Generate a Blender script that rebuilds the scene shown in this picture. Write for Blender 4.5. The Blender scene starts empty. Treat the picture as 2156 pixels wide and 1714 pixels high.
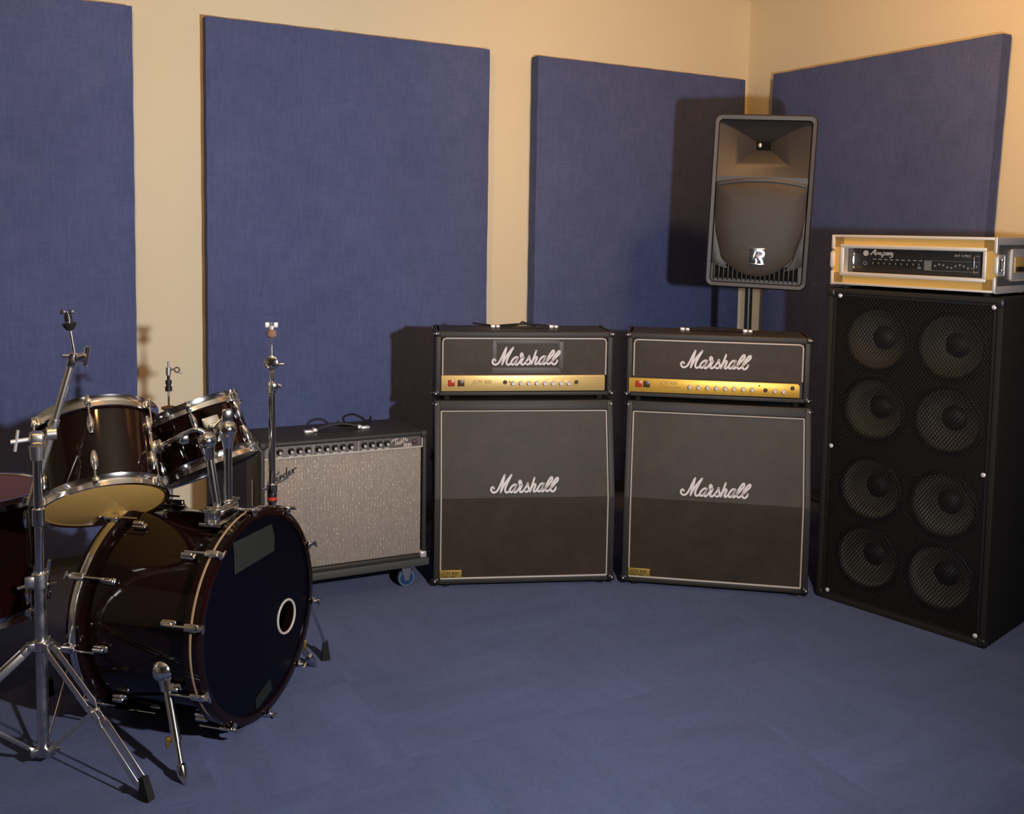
import bpy, bmesh, math, random
from mathutils import Vector, Matrix, Quaternion
random.seed(7)
S = bpy.context.scene
C = S.collection
PI = math.pi
V = Vector

# ------------------------------------------------------------------ camera, light, exposure
cam_d = bpy.data.cameras.new('camera'); cam = bpy.data.objects.new('camera', cam_d); C.objects.link(cam)
CAM_O = V((-4.031, -4.364, 1.467))
yaw, pitch, roll = 0.5131, 0.0782, 0.0162
fw = V((math.sin(yaw)*math.cos(pitch), math.cos(yaw)*math.cos(pitch), -math.sin(pitch)))
rt = V((math.cos(yaw), -math.sin(yaw), 0)); up = rt.cross(fw)
r2 = math.cos(roll)*rt + math.sin(roll)*up
u2 = -math.sin(roll)*rt + math.cos(roll)*up
m = Matrix((r2, u2, -fw)).transposed().to_4x4(); m.translation = CAM_O
cam.matrix_world = m
cam_d.sensor_fit = 'HORIZONTAL'; cam_d.sensor_width = 36
cam_d.lens = 36*2034.52/2156; cam_d.shift_y = -(857-638.6)/2156
cam_d.clip_start = .05
S.camera = cam
S.view_settings.view_transform = 'Standard'; S.view_settings.look = 'None'
S.view_settings.gamma = 1; S.view_settings.exposure = 0.20
w = bpy.data.worlds.new('world'); S.world = w; w.use_nodes = True
w.node_tree.nodes['Background'].inputs[0].default_value = (1, .62, .3, 1)
w.node_tree.nodes['Background'].inputs[1].default_value = 0.0
def lamp(name, kind, loc, power, col, size=.04, rot=(0, 0, 0), size_y=None):
    l = bpy.data.lights.new(name, kind); l.energy = power; l.color = col
    if kind == 'AREA':
        l.size = size
        if size_y: l.shape = 'RECTANGLE'; l.size_y = size_y
    else: l.shadow_soft_size = size
    o = bpy.data.objects.new(name, l); o.location = loc; o.rotation_euler = rot; C.objects.link(o); return o
kl = lamp('work_light', 'AREA', (-2.78, -3.76, 1.40), 66, (.97, .97, 1), .07)
kl.data.shape = 'DISK'; kl.rotation_euler = V((-.14, .93, .22)).to_track_quat('-Z', 'Y').to_euler()
# unseen warm fill spots, added to wash the walls with orange ambient light
for lx, ly, tx, ty, tz, pw, an in ((-1.55, -2.3, -.25, -.35, 1.9, 66, 125), (-3.9, -2.4, -3.7, 0, 1.9, 58, 115), (-1.9, -3.0, 0, -1.9, 1.7, 18, 125), (-2.2, -4.6, -2.0, -6.5, .5, 14, 140)):
    sl = lamp('warm_fill_spot', 'SPOT', (lx, ly, 2.6), pw, (1, .50, .15), .10); sl.data.spot_size = math.radians(an); sl.data.spot_blend = .7
    sl.rotation_euler = (V((tx, ty, tz))-V((lx, ly, 2.6))).to_track_quat('-Z', 'Y').to_euler()

# ------------------------------------------------------------------ node helpers and materials
def mat(name, col=(.5, .5, .5), rough=.5, metal=0, spec=.5, **k):
    ma = bpy.data.materials.new(name); ma.use_nodes = True
    b = ma.node_tree.nodes['Principled BSDF']
    b.inputs['Base Color'].default_value = (*col, 1); b.inputs['Roughness'].default_value = rough
    b.inputs['Metallic'].default_value = metal; b.inputs['Specular IOR Level'].default_value = spec
    for a, v in k.items(): b.inputs[a.replace('_', ' ')].default_value = v
    return ma
def nt(ma): return ma.node_tree.nodes, ma.node_tree.links, ma.node_tree.nodes['Principled BSDF']
def coord(ma, kind='Object', scale=(1, 1, 1)):
    N, L, b = nt(ma); t = N.new('ShaderNodeTexCoord'); mp = N.new('ShaderNodeMapping')
    mp.inputs['Scale'].default_value = scale; L.new(t.outputs[kind], mp.inputs[0]); return mp.outputs[0]
def noise(ma, vec, scale, detail=2, rough=.5):
    N, L, b = nt(ma); n = N.new('ShaderNodeTexNoise'); n.inputs['Scale'].default_value = scale
    n.inputs['Detail'].default_value = detail; n.inputs['Roughness'].default_value = rough
    L.new(vec, n.inputs['Vector']); return n.outputs['Fac']
def ramp(ma, fac, stops):
    N, L, b = nt(ma); r = N.new('ShaderNodeValToRGB'); L.new(fac, r.inputs[0])
    e = r.color_ramp.elements
    while len(e) < len(stops): e.new(.5)
    for i, (p, c) in enumerate(stops): e[i].position = p; e[i].color = (*c, 1)
    return r.outputs[0]
def mth(ma, op, a, b_=None):
    N, L, b = nt(ma); n = N.new('ShaderNodeMath'); n.operation = op
    for i, v in enumerate((a, b_)):
        if v is None: continue
        if isinstance(v, (int, float)): n.inputs[i].default_value = v
        else: L.new(v, n.inputs[i])
    return n.outputs[0]
def mix(ma, fac, a, b_, kind='MIX'):
    N, L, b = nt(ma); n = N.new('ShaderNodeMix'); n.data_type = 'RGBA'; n.blend_type = kind
    if isinstance(fac, (int, float)): n.inputs[0].default_value = fac
    else: L.new(fac, n.inputs[0])
    for i, v in ((6, a), (7, b_)):
        if isinstance(v, tuple): n.inputs[i].default_value = (*v, 1)
        else: L.new(v, n.inputs[i])
    return n.outputs[2]
def bump(ma, h, strength=.3, dist=.002):
    N, L, b = nt(ma); n = N.new('ShaderNodeBump'); n.inputs['Strength'].default_value = strength
    n.inputs['Distance'].default_value = dist; L.new(h, n.inputs['Height']); L.new(n.outputs[0], b.inputs['Normal'])
def basecol(ma, c): N, L, b = nt(ma); L.new(c, b.inputs['Base Color'])

M = {}
# painted wall
a = M['wall'] = mat('cream_wall_paint', rough=.75, spec=.25)
v = coord(a); n1 = noise(a, v, 1.3, 3); basecol(a, ramp(a, n1, [(.3, (.73, .655, .475)), (.7, (.77, .69, .50))])); bump(a, noise(a, v, 240, 2), .12, .001)
a = M['ceiling'] = mat('ceiling_paint', (.50, .41, .29), .9, spec=.2); v = coord(a); bump(a, noise(a, v, 60, 3), .2, .002)
# blue woven wall panel cloth
a = M['denim'] = mat('blue_woven_cloth', rough=.95, spec=.08)
v1 = coord(a, 'Object', (90, 90, 10)); v2 = coord(a, 'Object', (16, 16, 150)); v3 = coord(a)
f1 = noise(a, v1, 1, 3, .65); f2 = noise(a, v2, 1, 2, .6); f3 = noise(a, v3, 2.4, 4, .6); f4 = noise(a, v3, 210, 2, .7); f5 = noise(a, v3, 11, 3, .6)
s1 = mth(a, 'ADD', mth(a, 'MULTIPLY', f1, .34), mth(a, 'MULTIPLY', f2, .18)); s1 = mth(a, 'ADD', s1, mth(a, 'MULTIPLY', f4, .30)); s2 = mth(a, 'ADD', s1, mth(a, 'ADD', mth(a, 'MULTIPLY', f3, .38), mth(a, 'MULTIPLY', f5, .18)))
cc = ramp(a, s2, [(.50, (.055, .078, .178)), (.70, (.080, .110, .238)), (.90, (.118, .155, .315))])
basecol(a, mix(a, mth(a, 'MULTIPLY', f5, .5), cc, (.105, .105, .235))); bump(a, s1, .4, .001)
# carpet tiles with streaks turned a quarter from tile to tile
a = M['carpet'] = mat('blue_carpet_tiles', rough=1, spec=.03)
N, L, b = nt(a); t = coord(a); sx = N.new('ShaderNodeSeparateXYZ'); L.new(t, sx.inputs[0])
TS = .5
fx = mth(a, 'FLOOR', mth(a, 'DIVIDE', sx.outputs[0], TS)); fy = mth(a, 'FLOOR', mth(a, 'DIVIDE', sx.outputs[1], TS))
cb = N.new('ShaderNodeCombineXYZ'); L.new(fx, cb.inputs[0]); L.new(fy, cb.inputs[1])
wn = N.new('ShaderNodeTexWhiteNoise'); L.new(cb.outputs[0], wn.inputs['Vector'])
par = mth(a, 'MODULO', mth(a, 'ABSOLUTE', mth(a, 'ADD', fx, fy)), 2)
sa = noise(a, coord(a, 'Object', (2.2, 9, 1)), 1, 5, .62); sb = noise(a, coord(a, 'Object', (9, 2.2, 1)), 1, 5, .62)
N, L, b = nt(a); mf = N.new('ShaderNodeMix'); L.new(par, mf.inputs[0]); L.new(sa, mf.inputs[2]); L.new(sb, mf.inputs[3]); st = mf.outputs[0]
fine = noise(a, t, 150, 3, .7); grain = noise(a, t, 60, 3, .7)
h = mth(a, 'ADD', mth(a, 'ADD', mth(a, 'MULTIPLY', st, .58), mth(a, 'MULTIPLY', mth(a, 'SUBTRACT', grain, .5), .30)), mth(a, 'ADD', mth(a, 'MULTIPLY', wn.outputs['Value'], .105), mth(a, 'MULTIPLY', fine, .32)))
hue = noise(a, t, 6, 4, .7)
cc = ramp(a, h, [(.34, (.030, .047, .118)), (.52, (.053, .077, .180)), (.70, (.086, .115, .256))])
basecol(a, mix(a, mth(a, 'MULTIPLY', mth(a, 'SUBTRACT', hue, .25), .9), cc, (.075, .074, .160))); bump(a, noise(a, t, 420, 3, .7), .8, .004)
b.inputs['Sheen Weight'].default_value = .30; b.inputs['Sheen Roughness'].default_value = .45; b.inputs['Sheen Tint'].default_value = (.76, .76, 1, 1)
# black vinyl covering
a = M['tolex'] = mat('black_textured_vinyl', (.031, .027, .023), .52, spec=.42); v = coord(a); bump(a, noise(a, v, 520, 3, .6), .5, .0012)
a = M['tolex_matte'] = mat('dark_cabinet_carpet', (.020, .017, .014), .75, spec=.25); v = coord(a); bump(a, noise(a, v, 400, 3, .6), .6, .0015)
a = M['grille'] = mat('dark_grille_cloth', rough=.50, spec=.24)
v = coord(a, 'Object', (1, 1, 1)); n1 = noise(a, v, 7, 5, .75); n2 = noise(a, coord(a, 'Object', (900, 900, 60)), 1, 1)
basecol(a, ramp(a, n1, [(.36, (.038, .026, .016)), (.64, (.055, .036, .025))])); bump(a, n2, .35, .0008)
# silver sparkle cloth of the combo
a = M['sparkle'] = mat('silver_sparkle_cloth', rough=.6, spec=.35)
v = coord(a); n1 = noise(a, coord(a, 'Object', (420, 420, 30)), 1, 2, .6); n2 = noise(a, v, 6, 2)
sp = noise(a, coord(a, 'Object', (330, 330, 110)), 1, 0, .3)
cx = N = None
N, L, b = nt(a); sep = N.new('ShaderNodeSeparateXYZ'); L.new(v, sep.inputs[0])
col_l = mth(a, 'SINE', mth(a, 'MULTIPLY', sep.outputs[0], 2*PI/.0125)); stripe = mth(a, 'MULTIPLY', mth(a, 'GREATER_THAN', col_l, .45), mth(a, 'GREATER_THAN', sp, .67))
c1 = ramp(a, n1, [(.3, (.215, .172, .132)), (.7, (.36, .295, .23))])
c2 = mix(a, mth(a, 'MULTIPLY', n2, .4), c1, (.27, .225, .215))
basecol(a, mix(a, stripe, c2, (.72, .64, .50))); bump(a, n1, .35, .001)
L.new(mth(a, 'MULTIPLY', stripe, .3), b.inputs['Metallic'])
M['piping'] = mat('cream_piping', (.50, .43, .36), .5)
M['white'] = mat('white_plastic', (.68, .61, .58), .5)
a = M['brass'] = mat('gold_anodised_panel', (.80, .55, .20), .42, .55, .5); v = coord(a); bump(a, noise(a, coord(a, 'Object', (4, 4, 300)), 1, 2), .06, .0005)
a = M['brass_deep'] = mat('deep_gold_panel', (.80, .46, .07), .40, .55, .5)
M['gold_badge'] = mat('small_gold_badge', (.42, .27, .05), .5, .4)
M['gold_print'] = mat('engraved_print', (.30, .19, .05), .6)
M['red'] = mat('red_rocker', (.42, .035, .012), .3)
M['blackp'] = mat('black_plastic', (.014, .013, .012), .38)
M['brownp'] = mat('dark_brown_rocker', (.07, .03, .01), .35)
M['rubber'] = mat('black_rubber', (.012, .011, .010), .8, spec=.3)
a = M['chrome'] = mat('chrome', (.86, .85, .84), .15, 1); bump(a, noise(a, coord(a), 35, 2), .03, .002)
a = M['chrome_worn'] = mat('worn_chrome', (.62, .60, .57), .20, 1); v = coord(a); N, L, b = nt(a); L.new(ramp(a, noise(a, v, 30, 3), [(.35, (.22,)*3), (.75, (.42,)*3)]), b.inputs['Roughness'])
a = M['satin_wall_tint'] = mat('satin_chrome_wall_tint', (.84, .78, .70), .30, 1)  # warm tint puts the reflection of the cream walls into the chrome colour
a = M['steel'] = mat('dull_steel', (.50, .50, .50), .34, .9)
M['knob_metal'] = mat('knob_metal', (.85, .80, .76), .28, .6)
M['screw'] = mat('bright_screw', (.85, .80, .78), .35, .3)
a = M['lacquer'] = mat('black_cherry_lacquer', rough=.07, spec=.38, Coat_Weight=.12, Coat_Roughness=.03)
basecol(a, ramp(a, noise(a, coord(a), 4, 3), [(.3, (.004, .002, .002)), (.75, (.012, .0025, .002))]))
M['ebony'] = mat('black_drum_head', (.0015, .0012, .004), .3, spec=.16)
M['head_clear'] = mat('amber_drum_head', (.66, .39, .11), .22, spec=.45)
M['head_coat'] = mat('drum_batter_head', (.20, .10, .09), .35)
M['wood_inlay'] = mat('tan_inlay', (.42, .27, .15), .35)
a = M['tape'] = mat('grey_gaffer_tape', (.016, .018, .015), .66, spec=.35); bump(a, noise(a, coord(a), 300, 2), .4, .0006)
M['tape_dark'] = mat('dark_gaffer_tape', (.006, .008, .006), .65)
M['redband'] = mat('red_band', (.5, .03, .02), .4)
M['yellowed'] = mat('brass_wing', (.75, .50, .12), .25, .9)
M['felt'] = mat('brown_felt', (.20, .13, .10), .95, spec=.1)
a = M['paplastic'] = mat('charcoal_speaker_plastic', (.027, .024, .023), .46, spec=.40); bump(a, noise(a, coord(a), 700, 2), .3, .0008)
M['pagrille'] = mat('dark_steel_grille', (.026, .018, .012), .5, .1, .35); bump(M['pagrille'], noise(M['pagrille'], coord(M['pagrille']), 600, 1), .4, .0008)
M['alu'] = mat('aluminium_trim', (.86, .80, .71), .42, .6)
M['caseply'] = mat('bare_gold_laminate', (.60, .37, .10), .5, .15)
M['casegrey'] = mat('grey_case_laminate', (.10, .095, .09), .5)
M['wheelblue'] = mat('blue_wheel', (.008, .05, .15), .4)
M['wheelgrey'] = mat('grey_tyre', (.09, .13, .16), .6)
M['board'] = mat('grey_board', (.055, .055, .048), .7)
M['paper'] = mat('cone_paper', (.085, .078, .062), .85, spec=.2)
M['cone_rubber'] = mat('cone_surround', (.012, .011, .010), .6)
M['residue'] = mat('tape_residue', (.085, .075, .068), .55)
M['redjewel'] = mat('dull_jewel', (.10, .05, .045), .2)
M['vent_dark'] = mat('deep_black', (.004, .004, .004), .9, spec=.1)
# metal mesh with see-through holes
a = M['mesh'] = mat('black_expanded_metal', (.009, .007, .005), .45, .2)
N, L, b = nt(a); sp_ = N.new('ShaderNodeSeparateXYZ'); L.new(coord(a), sp_.inputs[0])
px_ = mth(a, 'MULTIPLY', sp_.outputs[0], PI/.0135); pz_ = mth(a, 'MULTIPLY', sp_.outputs[2], PI/.0185)
A_ = mth(a, 'ABSOLUTE', mth(a, 'SINE', mth(a, 'ADD', px_, pz_))); B_ = mth(a, 'ABSOLUTE', mth(a, 'SINE', mth(a, 'SUBTRACT', px_, pz_)))
hole = mth(a, 'MULTIPLY', mth(a, 'GREATER_THAN', A_, .40), mth(a, 'GREATER_THAN', B_, .40))
tr = N.new('ShaderNodeBsdfTransparent'); ms = N.new('ShaderNodeMixShader'); L.new(hole, ms.inputs[0]); L.new(b.outputs[0], ms.inputs[1]); L.new(tr.outputs[0], ms.inputs[2])
L.new(ms.outputs[0], N['Material Output'].inputs[0])

# ------------------------------------------------------------------ mesh helpers
def tag(o, label, cat, group=None, kind=None):
    if label: o['label'] = label
    if cat: o['category'] = cat
    if group: o['group'] = group
    if kind: o['kind'] = kind
    return o
def thing(name, label, cat, loc=(0, 0, 0), rz=0, group=None):
    o = bpy.data.objects.new(name, None); C.objects.link(o); o.empty_display_size = .1
    o.location = loc; o.rotation_euler = (0, 0, rz); tag(o, label, cat, group); return o
def axis_mat(p, d, xhint=None):
    """4x4 whose local z runs along d, origin p"""
    z = V(d).normalized(); x = V(xhint) if xhint is not None else (V((0, 0, 1)) if abs(z.z) < .95 else V((1, 0, 0)))
    y = z.cross(x).normalized(); x = y.cross(z).normalized()
    mm = Matrix((x, y, z)).transposed().to_4x4(); mm.translation = V(p); return mm
class MB:
    def __init__(s, off=(0, 0, 0)): s.bm = bmesh.new(); s.off = Matrix.Translation(-V(off))
    def _fin(s, vs, mm):
        bmesh.ops.transform(s.bm, matrix=s.off @ mm, verts=vs)
    def box(s, c, size, mm=None, bev=0, seg=2, rot=None):
        r = bmesh.ops.create_cube(s.bm, size=1); vs = r['verts']
        bmesh.ops.scale(s.bm, vec=V(size), verts=vs)
        if bev:
            es = list({e for v_ in vs for e in v_.link_edges})
            rr = bmesh.ops.bevel(s.bm, geom=es, offset=bev, segments=seg, profile=.5, affect='EDGES')
            vs = list({v_ for f in rr['faces'] for v_ in f.verts} | {v_ for v_ in vs if v_.is_valid})
        T = Matrix.Translation(V(c))
        if rot: T = T @ rot.to_4x4()
        s._fin(vs, (mm or Matrix()) @ T); return s
    def lathe(s, prof, mm, n=32, cap=True, arc=2*PI, a0=0):
        """prof: list of (r, z)"""
        rings = []; full = arc > 2*PI-1e-4; cnt = n if full else n+1
        vs = []
        for r, z in prof:
            if r < 1e-6: ring = [s.bm.verts.new((0, 0, z))]
            else: ring = [s.bm.verts.new((r*math.cos(a0+arc*i/n), r*math.sin(a0+arc*i/n), z)) for i in range(cnt)]
            rings.append(ring); vs += ring
        for A, B in zip(rings, rings[1:]):
            for i in range(n):
                j = (i+1) % cnt if full else i+1
                if len(A) == 1 and len(B) == 1: continue
                if len(A) == 1: f = (A[0], B[j], B[i])
                elif len(B) == 1: f = (A[i], A[j], B[0])
                else: f = (A[i], A[j], B[j], B[i])
                try: s.bm.faces.new(f)
                except ValueError: pass
        if cap and full:
            for R_, rev in ((rings[0], True), (rings[-1], False)):
                if len(R_) > 2: s.bm.faces.new(R_[::-1] if rev else R_)
        s._fin(vs, mm); return s
    def cyl(s, p, q, r, r_b=None, n=16, bev=0):
        p, q = V(p), V(q); h = (q-p).length; rb = r if r_b is None else r_b
        pr = [(r, 0), (rb, h)] if not bev else [(r-bev, 0), (r, bev), (rb, h-bev), (rb-bev, h)]
        return s.lathe(pr, axis_mat(p, q-p), n)
    def ball(s, c, r, sc=(1, 1, 1), n=16, mm=None):
        pr = [(max(0, r*math.sin(PI*i/10)), -r*math.cos(PI*i/10)) for i in range(11)]
        return s.lathe(pr, (mm or Matrix()) @ Matrix.Translation(V(c)) @ Matrix.Diagonal((*sc, 1)), n, cap=False)
    def torus(s, mm, R, r, n=48, k=10, sz=1):
        pr = [(R+r*math.cos(2*PI*i/k), r*sz*math.sin(2*PI*i/k)) for i in range(k+1)]
        return s.lathe(pr, mm, n, cap=False)
    def tube(s, pts, r, n=8, closed=False, flat=None):
        """sweep along polyline; r number or list"""
        P = [V(p) for p in pts]; k = len(P); rings = []; nrm = None; vs = []
        for i in range(k):
            if closed: d = (P[(i+1) % k]-P[i-1]).normalized()
            else: d = (P[min(i+1, k-1)]-P[max(i-1, 0)]).normalized()
            if nrm is None: nrm = d.orthogonal().normalized()
            nrm = (nrm-d*nrm.dot(d)).normalized(); bn = d.cross(nrm)
            ri = r[i] if isinstance(r, (list, tuple)) else r
            rings.append([s.bm.verts.new(P[i]+nrm*ri*math.cos(2*PI*j/n)+bn*ri*math.sin(2*PI*j/n)) for j in range(n)]); vs += rings[-1]
        for i in range(k if closed else k-1):
            A, B = rings[i], rings[(i+1) % k]
            for j in range(n): s.bm.faces.new((A[j], A[(j+1) % n], B[(j+1) % n], B[j]))
        if not closed: s.bm.faces.new(rings[0][::-1]); s.bm.faces.new(rings[-1])
        s._fin(vs, Matrix()); return s
    def prism(s, poly, d0, d1, mm=None, bev=0, seg=2):
        """poly in local (x,z), extruded along local y from d0 to d1"""
        A = [s.bm.verts.new((x, d0, z)) for x, z in poly]; B = [s.bm.verts.new((x, d1, z)) for x, z in poly]; n = len(poly)
        fs = [s.bm.faces.new(A), s.bm.faces.new(B[::-1])]
        for i in range(n): fs.append(s.bm.faces.new((A[i], B[i], B[(i+1) % n], A[(i+1) % n])))
        vs = A+B
        bmesh.ops.recalc_face_normals(s.bm, faces=fs)
        if bev:
            es = list({e for v_ in vs for e in v_.link_edges})
            rr = bmesh.ops.bevel(s.bm, geom=es, offset=bev, segments=seg, profile=.5, affect='EDGES')
            vs = list({v_ for f in rr['faces'] for v_ in f.verts} | {v_ for v_ in vs if v_.is_valid})
        s._fin(vs, mm or Matrix()); return s
    def faces(s, pts, idx, mm=None):
        vs = [s.bm.verts.new(p) for p in pts]
        for f in idx: s.bm.faces.new([vs[i] for i in f])
        s._fin(vs, mm or Matrix()); return s
    def ribbon(s, pts, wd, y0, y1, mm=None, n=10):
        """rounded pen stroke in the local xz plane, raised from y0 to y1 (front)"""
        P = [V((p[0], 0, p[1])) for p in pts]; k = len(P); Lf, Rt = [], []
        for i in range(k):
            d = (P[min(i+1, k-1)]-P[max(i-1, 0)]).normalized(); nn = V((-d.z, 0, d.x)); hw = (wd[i] if isinstance(wd, list) else wd)/2
            Lf.append(P[i]+nn*hw); Rt.append(P[i]-nn*hw)
        vs = []
        def mk(p, y): v_ = s.bm.verts.new((p.x, y, p.z)); vs.append(v_); return v_
        LF, RF = [mk(p, y1) for p in Lf], [mk(p, y1) for p in Rt]; LB, RB = [mk(p, y0) for p in Lf], [mk(p, y0) for p in Rt]
        for i in range(k-1):
            for q in ((LF[i], LF[i+1], RF[i+1], RF[i]), (LF[i], LB[i], LB[i+1], LF[i+1]), (RF[i+1], RB[i+1], RB[i], RF[i])): s.bm.faces.new(q)
        s._fin(vs, mm or Matrix())
        for P_, hw in ((P[0], wd[0] if isinstance(wd, list) else wd), (P[-1], wd[-1] if isinstance(wd, list) else wd)):
            s.lathe([(hw/2, 0), (hw/2, abs(y1-y0))], (mm or Matrix()) @ Matrix.Translation((P_.x, y0, P_.z)) @ (Matrix.Rotation(PI/2, 4, 'X') if y1 < y0 else Matrix.Rotation(-PI/2, 4, 'X')), n)
        return s
    def build(s, name, ma, parent=None, label=None, smooth=True):
        bmesh.ops.recalc_face_normals(s.bm, faces=s.bm.faces)
        me = bpy.data.meshes.new(name); s.bm.to_mesh(me); s.bm.free(); me.materials.append(ma if not isinstance(ma, str) else M[ma])
        if smooth:
            me.polygons.foreach_set('use_smooth', [True]*len(me.polygons)); me.set_sharp_from_angle(angle=math.radians(38))
        o = bpy.data.objects.new(name, me); C.objects.link(o)
        if parent: o.parent = parent
        if label: o['label'] = label
        return o
def structure(o): o['kind'] = 'structure'; return o
def smooth_path(pts, k=5, closed=False):
    out = []; n = len(pts)
    for i in range(n if closed else n-1):
        g = (lambda j: V(pts[j % n])) if closed else (lambda j: V(pts[max(0, min(n-1, j))]))
        p0, p1, p2, p3 = g(i-1), g(i), g(i+1), g(i+2)
        for q in range(k):
            t = q/k
            out.append(.5*((2*p1)+(p2-p0)*t+(2*p0-5*p1+4*p2-p3)*t*t+(3*p1-p0-3*p2+p3)*t**3))
    if not closed: out.append(V(pts[-1]))
    return out
def textmb(txt, size, mm, name, ma, parent, shear=0, bold=0, thick=.0006, space=1):
    """block lettering in the local xz plane facing -y"""
    cu = bpy.data.curves.new(name, 'FONT'); cu.body = txt; cu.size = size; cu.shear = shear; cu.offset = bold; cu.extrude = thick; cu.resolution_u = 2; cu.space_character = space
    ob = bpy.data.objects.new('tmp', cu); C.objects.link(ob)
    dg = bpy.context.evaluated_depsgraph_get(); me = bpy.data.meshes.new_from_object(ob.evaluated_get(dg)); bpy.data.objects.remove(ob); bpy.data.curves.remove(cu)
    me.transform(mm @ Matrix.Rotation(PI/2, 4, 'X')); me.materials.clear(); me.materials.append(M[ma]); me.name = name
    o = bpy.data.objects.new(name, me); C.objects.link(o); o.parent = parent; return o

# ------------------------------------------------------------------ room
X0, Y0, ZC = -8.0, -9.5, 2.815
def slab(name, c, size, ma):
    b = MB(); b.box(c, size); return structure(b.build(name, ma, smooth=False))
slab('floor', (X0/2, Y0/2, -.05), (-X0+.4, -Y0+.4, .1), 'carpet')
slab('ceiling', (X0/2, Y0/2, ZC+.05), (-X0+.4, -Y0+.4, .1), 'ceiling')
slab('wall_back', (X0/2, .05, ZC/2), (-X0+.2, .1, ZC), 'wall')
slab('wall_right', (.05, Y0/2, ZC/2), (.1, -Y0, ZC), 'wall')
slab('wall_left', (X0-.05, Y0/2, ZC/2), (.1, -Y0, ZC), 'wall')
slab('wall_front', (X0/2, Y0-.05, ZC/2), (-X0+.2, .1, ZC), 'wall')

# ------------------------------------------------------------------ acoustic panels
def panel(x0, x1, z0, z1, label, right=False, th=.09, threads=(), lean=0):
    wd = x1-x0; t = thing('acoustic_panel', label, 'panel', ((x0+x1)/2, 0, 0) if not right else (0, (x0+x1)/2, 0), 0 if not right else -PI/2, 'blue cloth acoustic panels')
    bm = bmesh.new(); nx, nz = 24, 34; th0 = th
    # pillowed cloth front with slightly uneven edges
    def P(i, k):
        x = -wd/2+wd*i/nx; z = z0+(z1-z0)*k/nz
        e = min(i, nx-i, k, nz-k)
        wob = .0007*math.sin(k*1.7+x0*5)*(i in (0, nx))
        x -= lean*(z1-z)*(1+1.1*(x/wd+.5))
        return (x+wob, -th0+(.010 if e == 0 else .0015 if e == 1 else 0)+.0012*math.sin(i*1.1+k*.7), z+.0008*math.sin(i*2.3)*(k in (0, nz)))
    G = [[bm.verts.new(P(i, k)) for k in range(nz+1)] for i in range(nx+1)]
    for i in range(nx):
        for k in range(nz): bm.faces.new((G[i][k], G[i+1][k], G[i+1][k+1], G[i][k+1]))
    ring = [G[i][0] for i in range(nx+1)]+[G[nx][k] for k in range(1, nz+1)]+[G[i][nz] for i in range(nx-1, -1, -1)]+[G[0][k] for k in range(nz-1, 0, -1)]
    back = [bm.verts.new((v_.co.x, -.020, v_.co.z)) for v_ in ring]
    for i in range(len(ring)): bm.faces.new((ring[i], back[i], back[(i+1) % len(ring)], ring[(i+1) % len(ring)]))
    bm.faces.new(back)
    b = MB(); b.bm.free(); b.bm = bm; b.build('cloth_cover', 'denim', t)
    for q in (-.3, .3):
        b = MB(); b.box((wd*q, -.0105, (z0+z1)/2), (.05, .018, (z1-z0)*.8)); b.build('wall_batten', 'board', t)
    for x in threads:
        b = MB(); b.tube([(x, -.07, z1-.003), (x+.008, -.072, z1+.008), (x+.022, -.07, z1+.005)], .0009, 5); b.build('loose_thread', 'denim', t)
    return t
panel(-4.78, -3.423, .08, 2.345, 'blue cloth acoustic panel on the back wall, leftmost, behind the drum kit')
panel(-3.130, -1.765, .08, 2.340, 'blue cloth acoustic panel on the back wall above the silver combo amp', threads=(-.10, .17, .66))
panel(-1.488, -.094, .08, 2.338, 'blue cloth acoustic panel on the back wall next to the corner, behind the amp stacks')
panel(.289, 1.668, .08, 2.345, 'blue cloth acoustic panel on the right wall above the rack case', right=True, lean=.018).location = (0, -.9785, 0)
panel(2.05, 3.40, .08, 2.353, 'unseen blue cloth acoustic panel added to dim reflections, right wall, second from the corner', right=True).location = (0, -2.52, 0)  # from here on unseen panels, added to cut wall bounce and darken drum reflections
panel(3.75, 5.10, .08, 2.353, 'unseen blue cloth acoustic panel added to dim reflections, right wall, third from the corner', right=True).location = (0, -4.02, 0)
panel(5.45, 6.80, .08, 2.353, 'unseen blue cloth acoustic panel added to dim reflections, right wall, fourth from the corner', right=True).location = (0, -5.52, 0)

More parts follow.
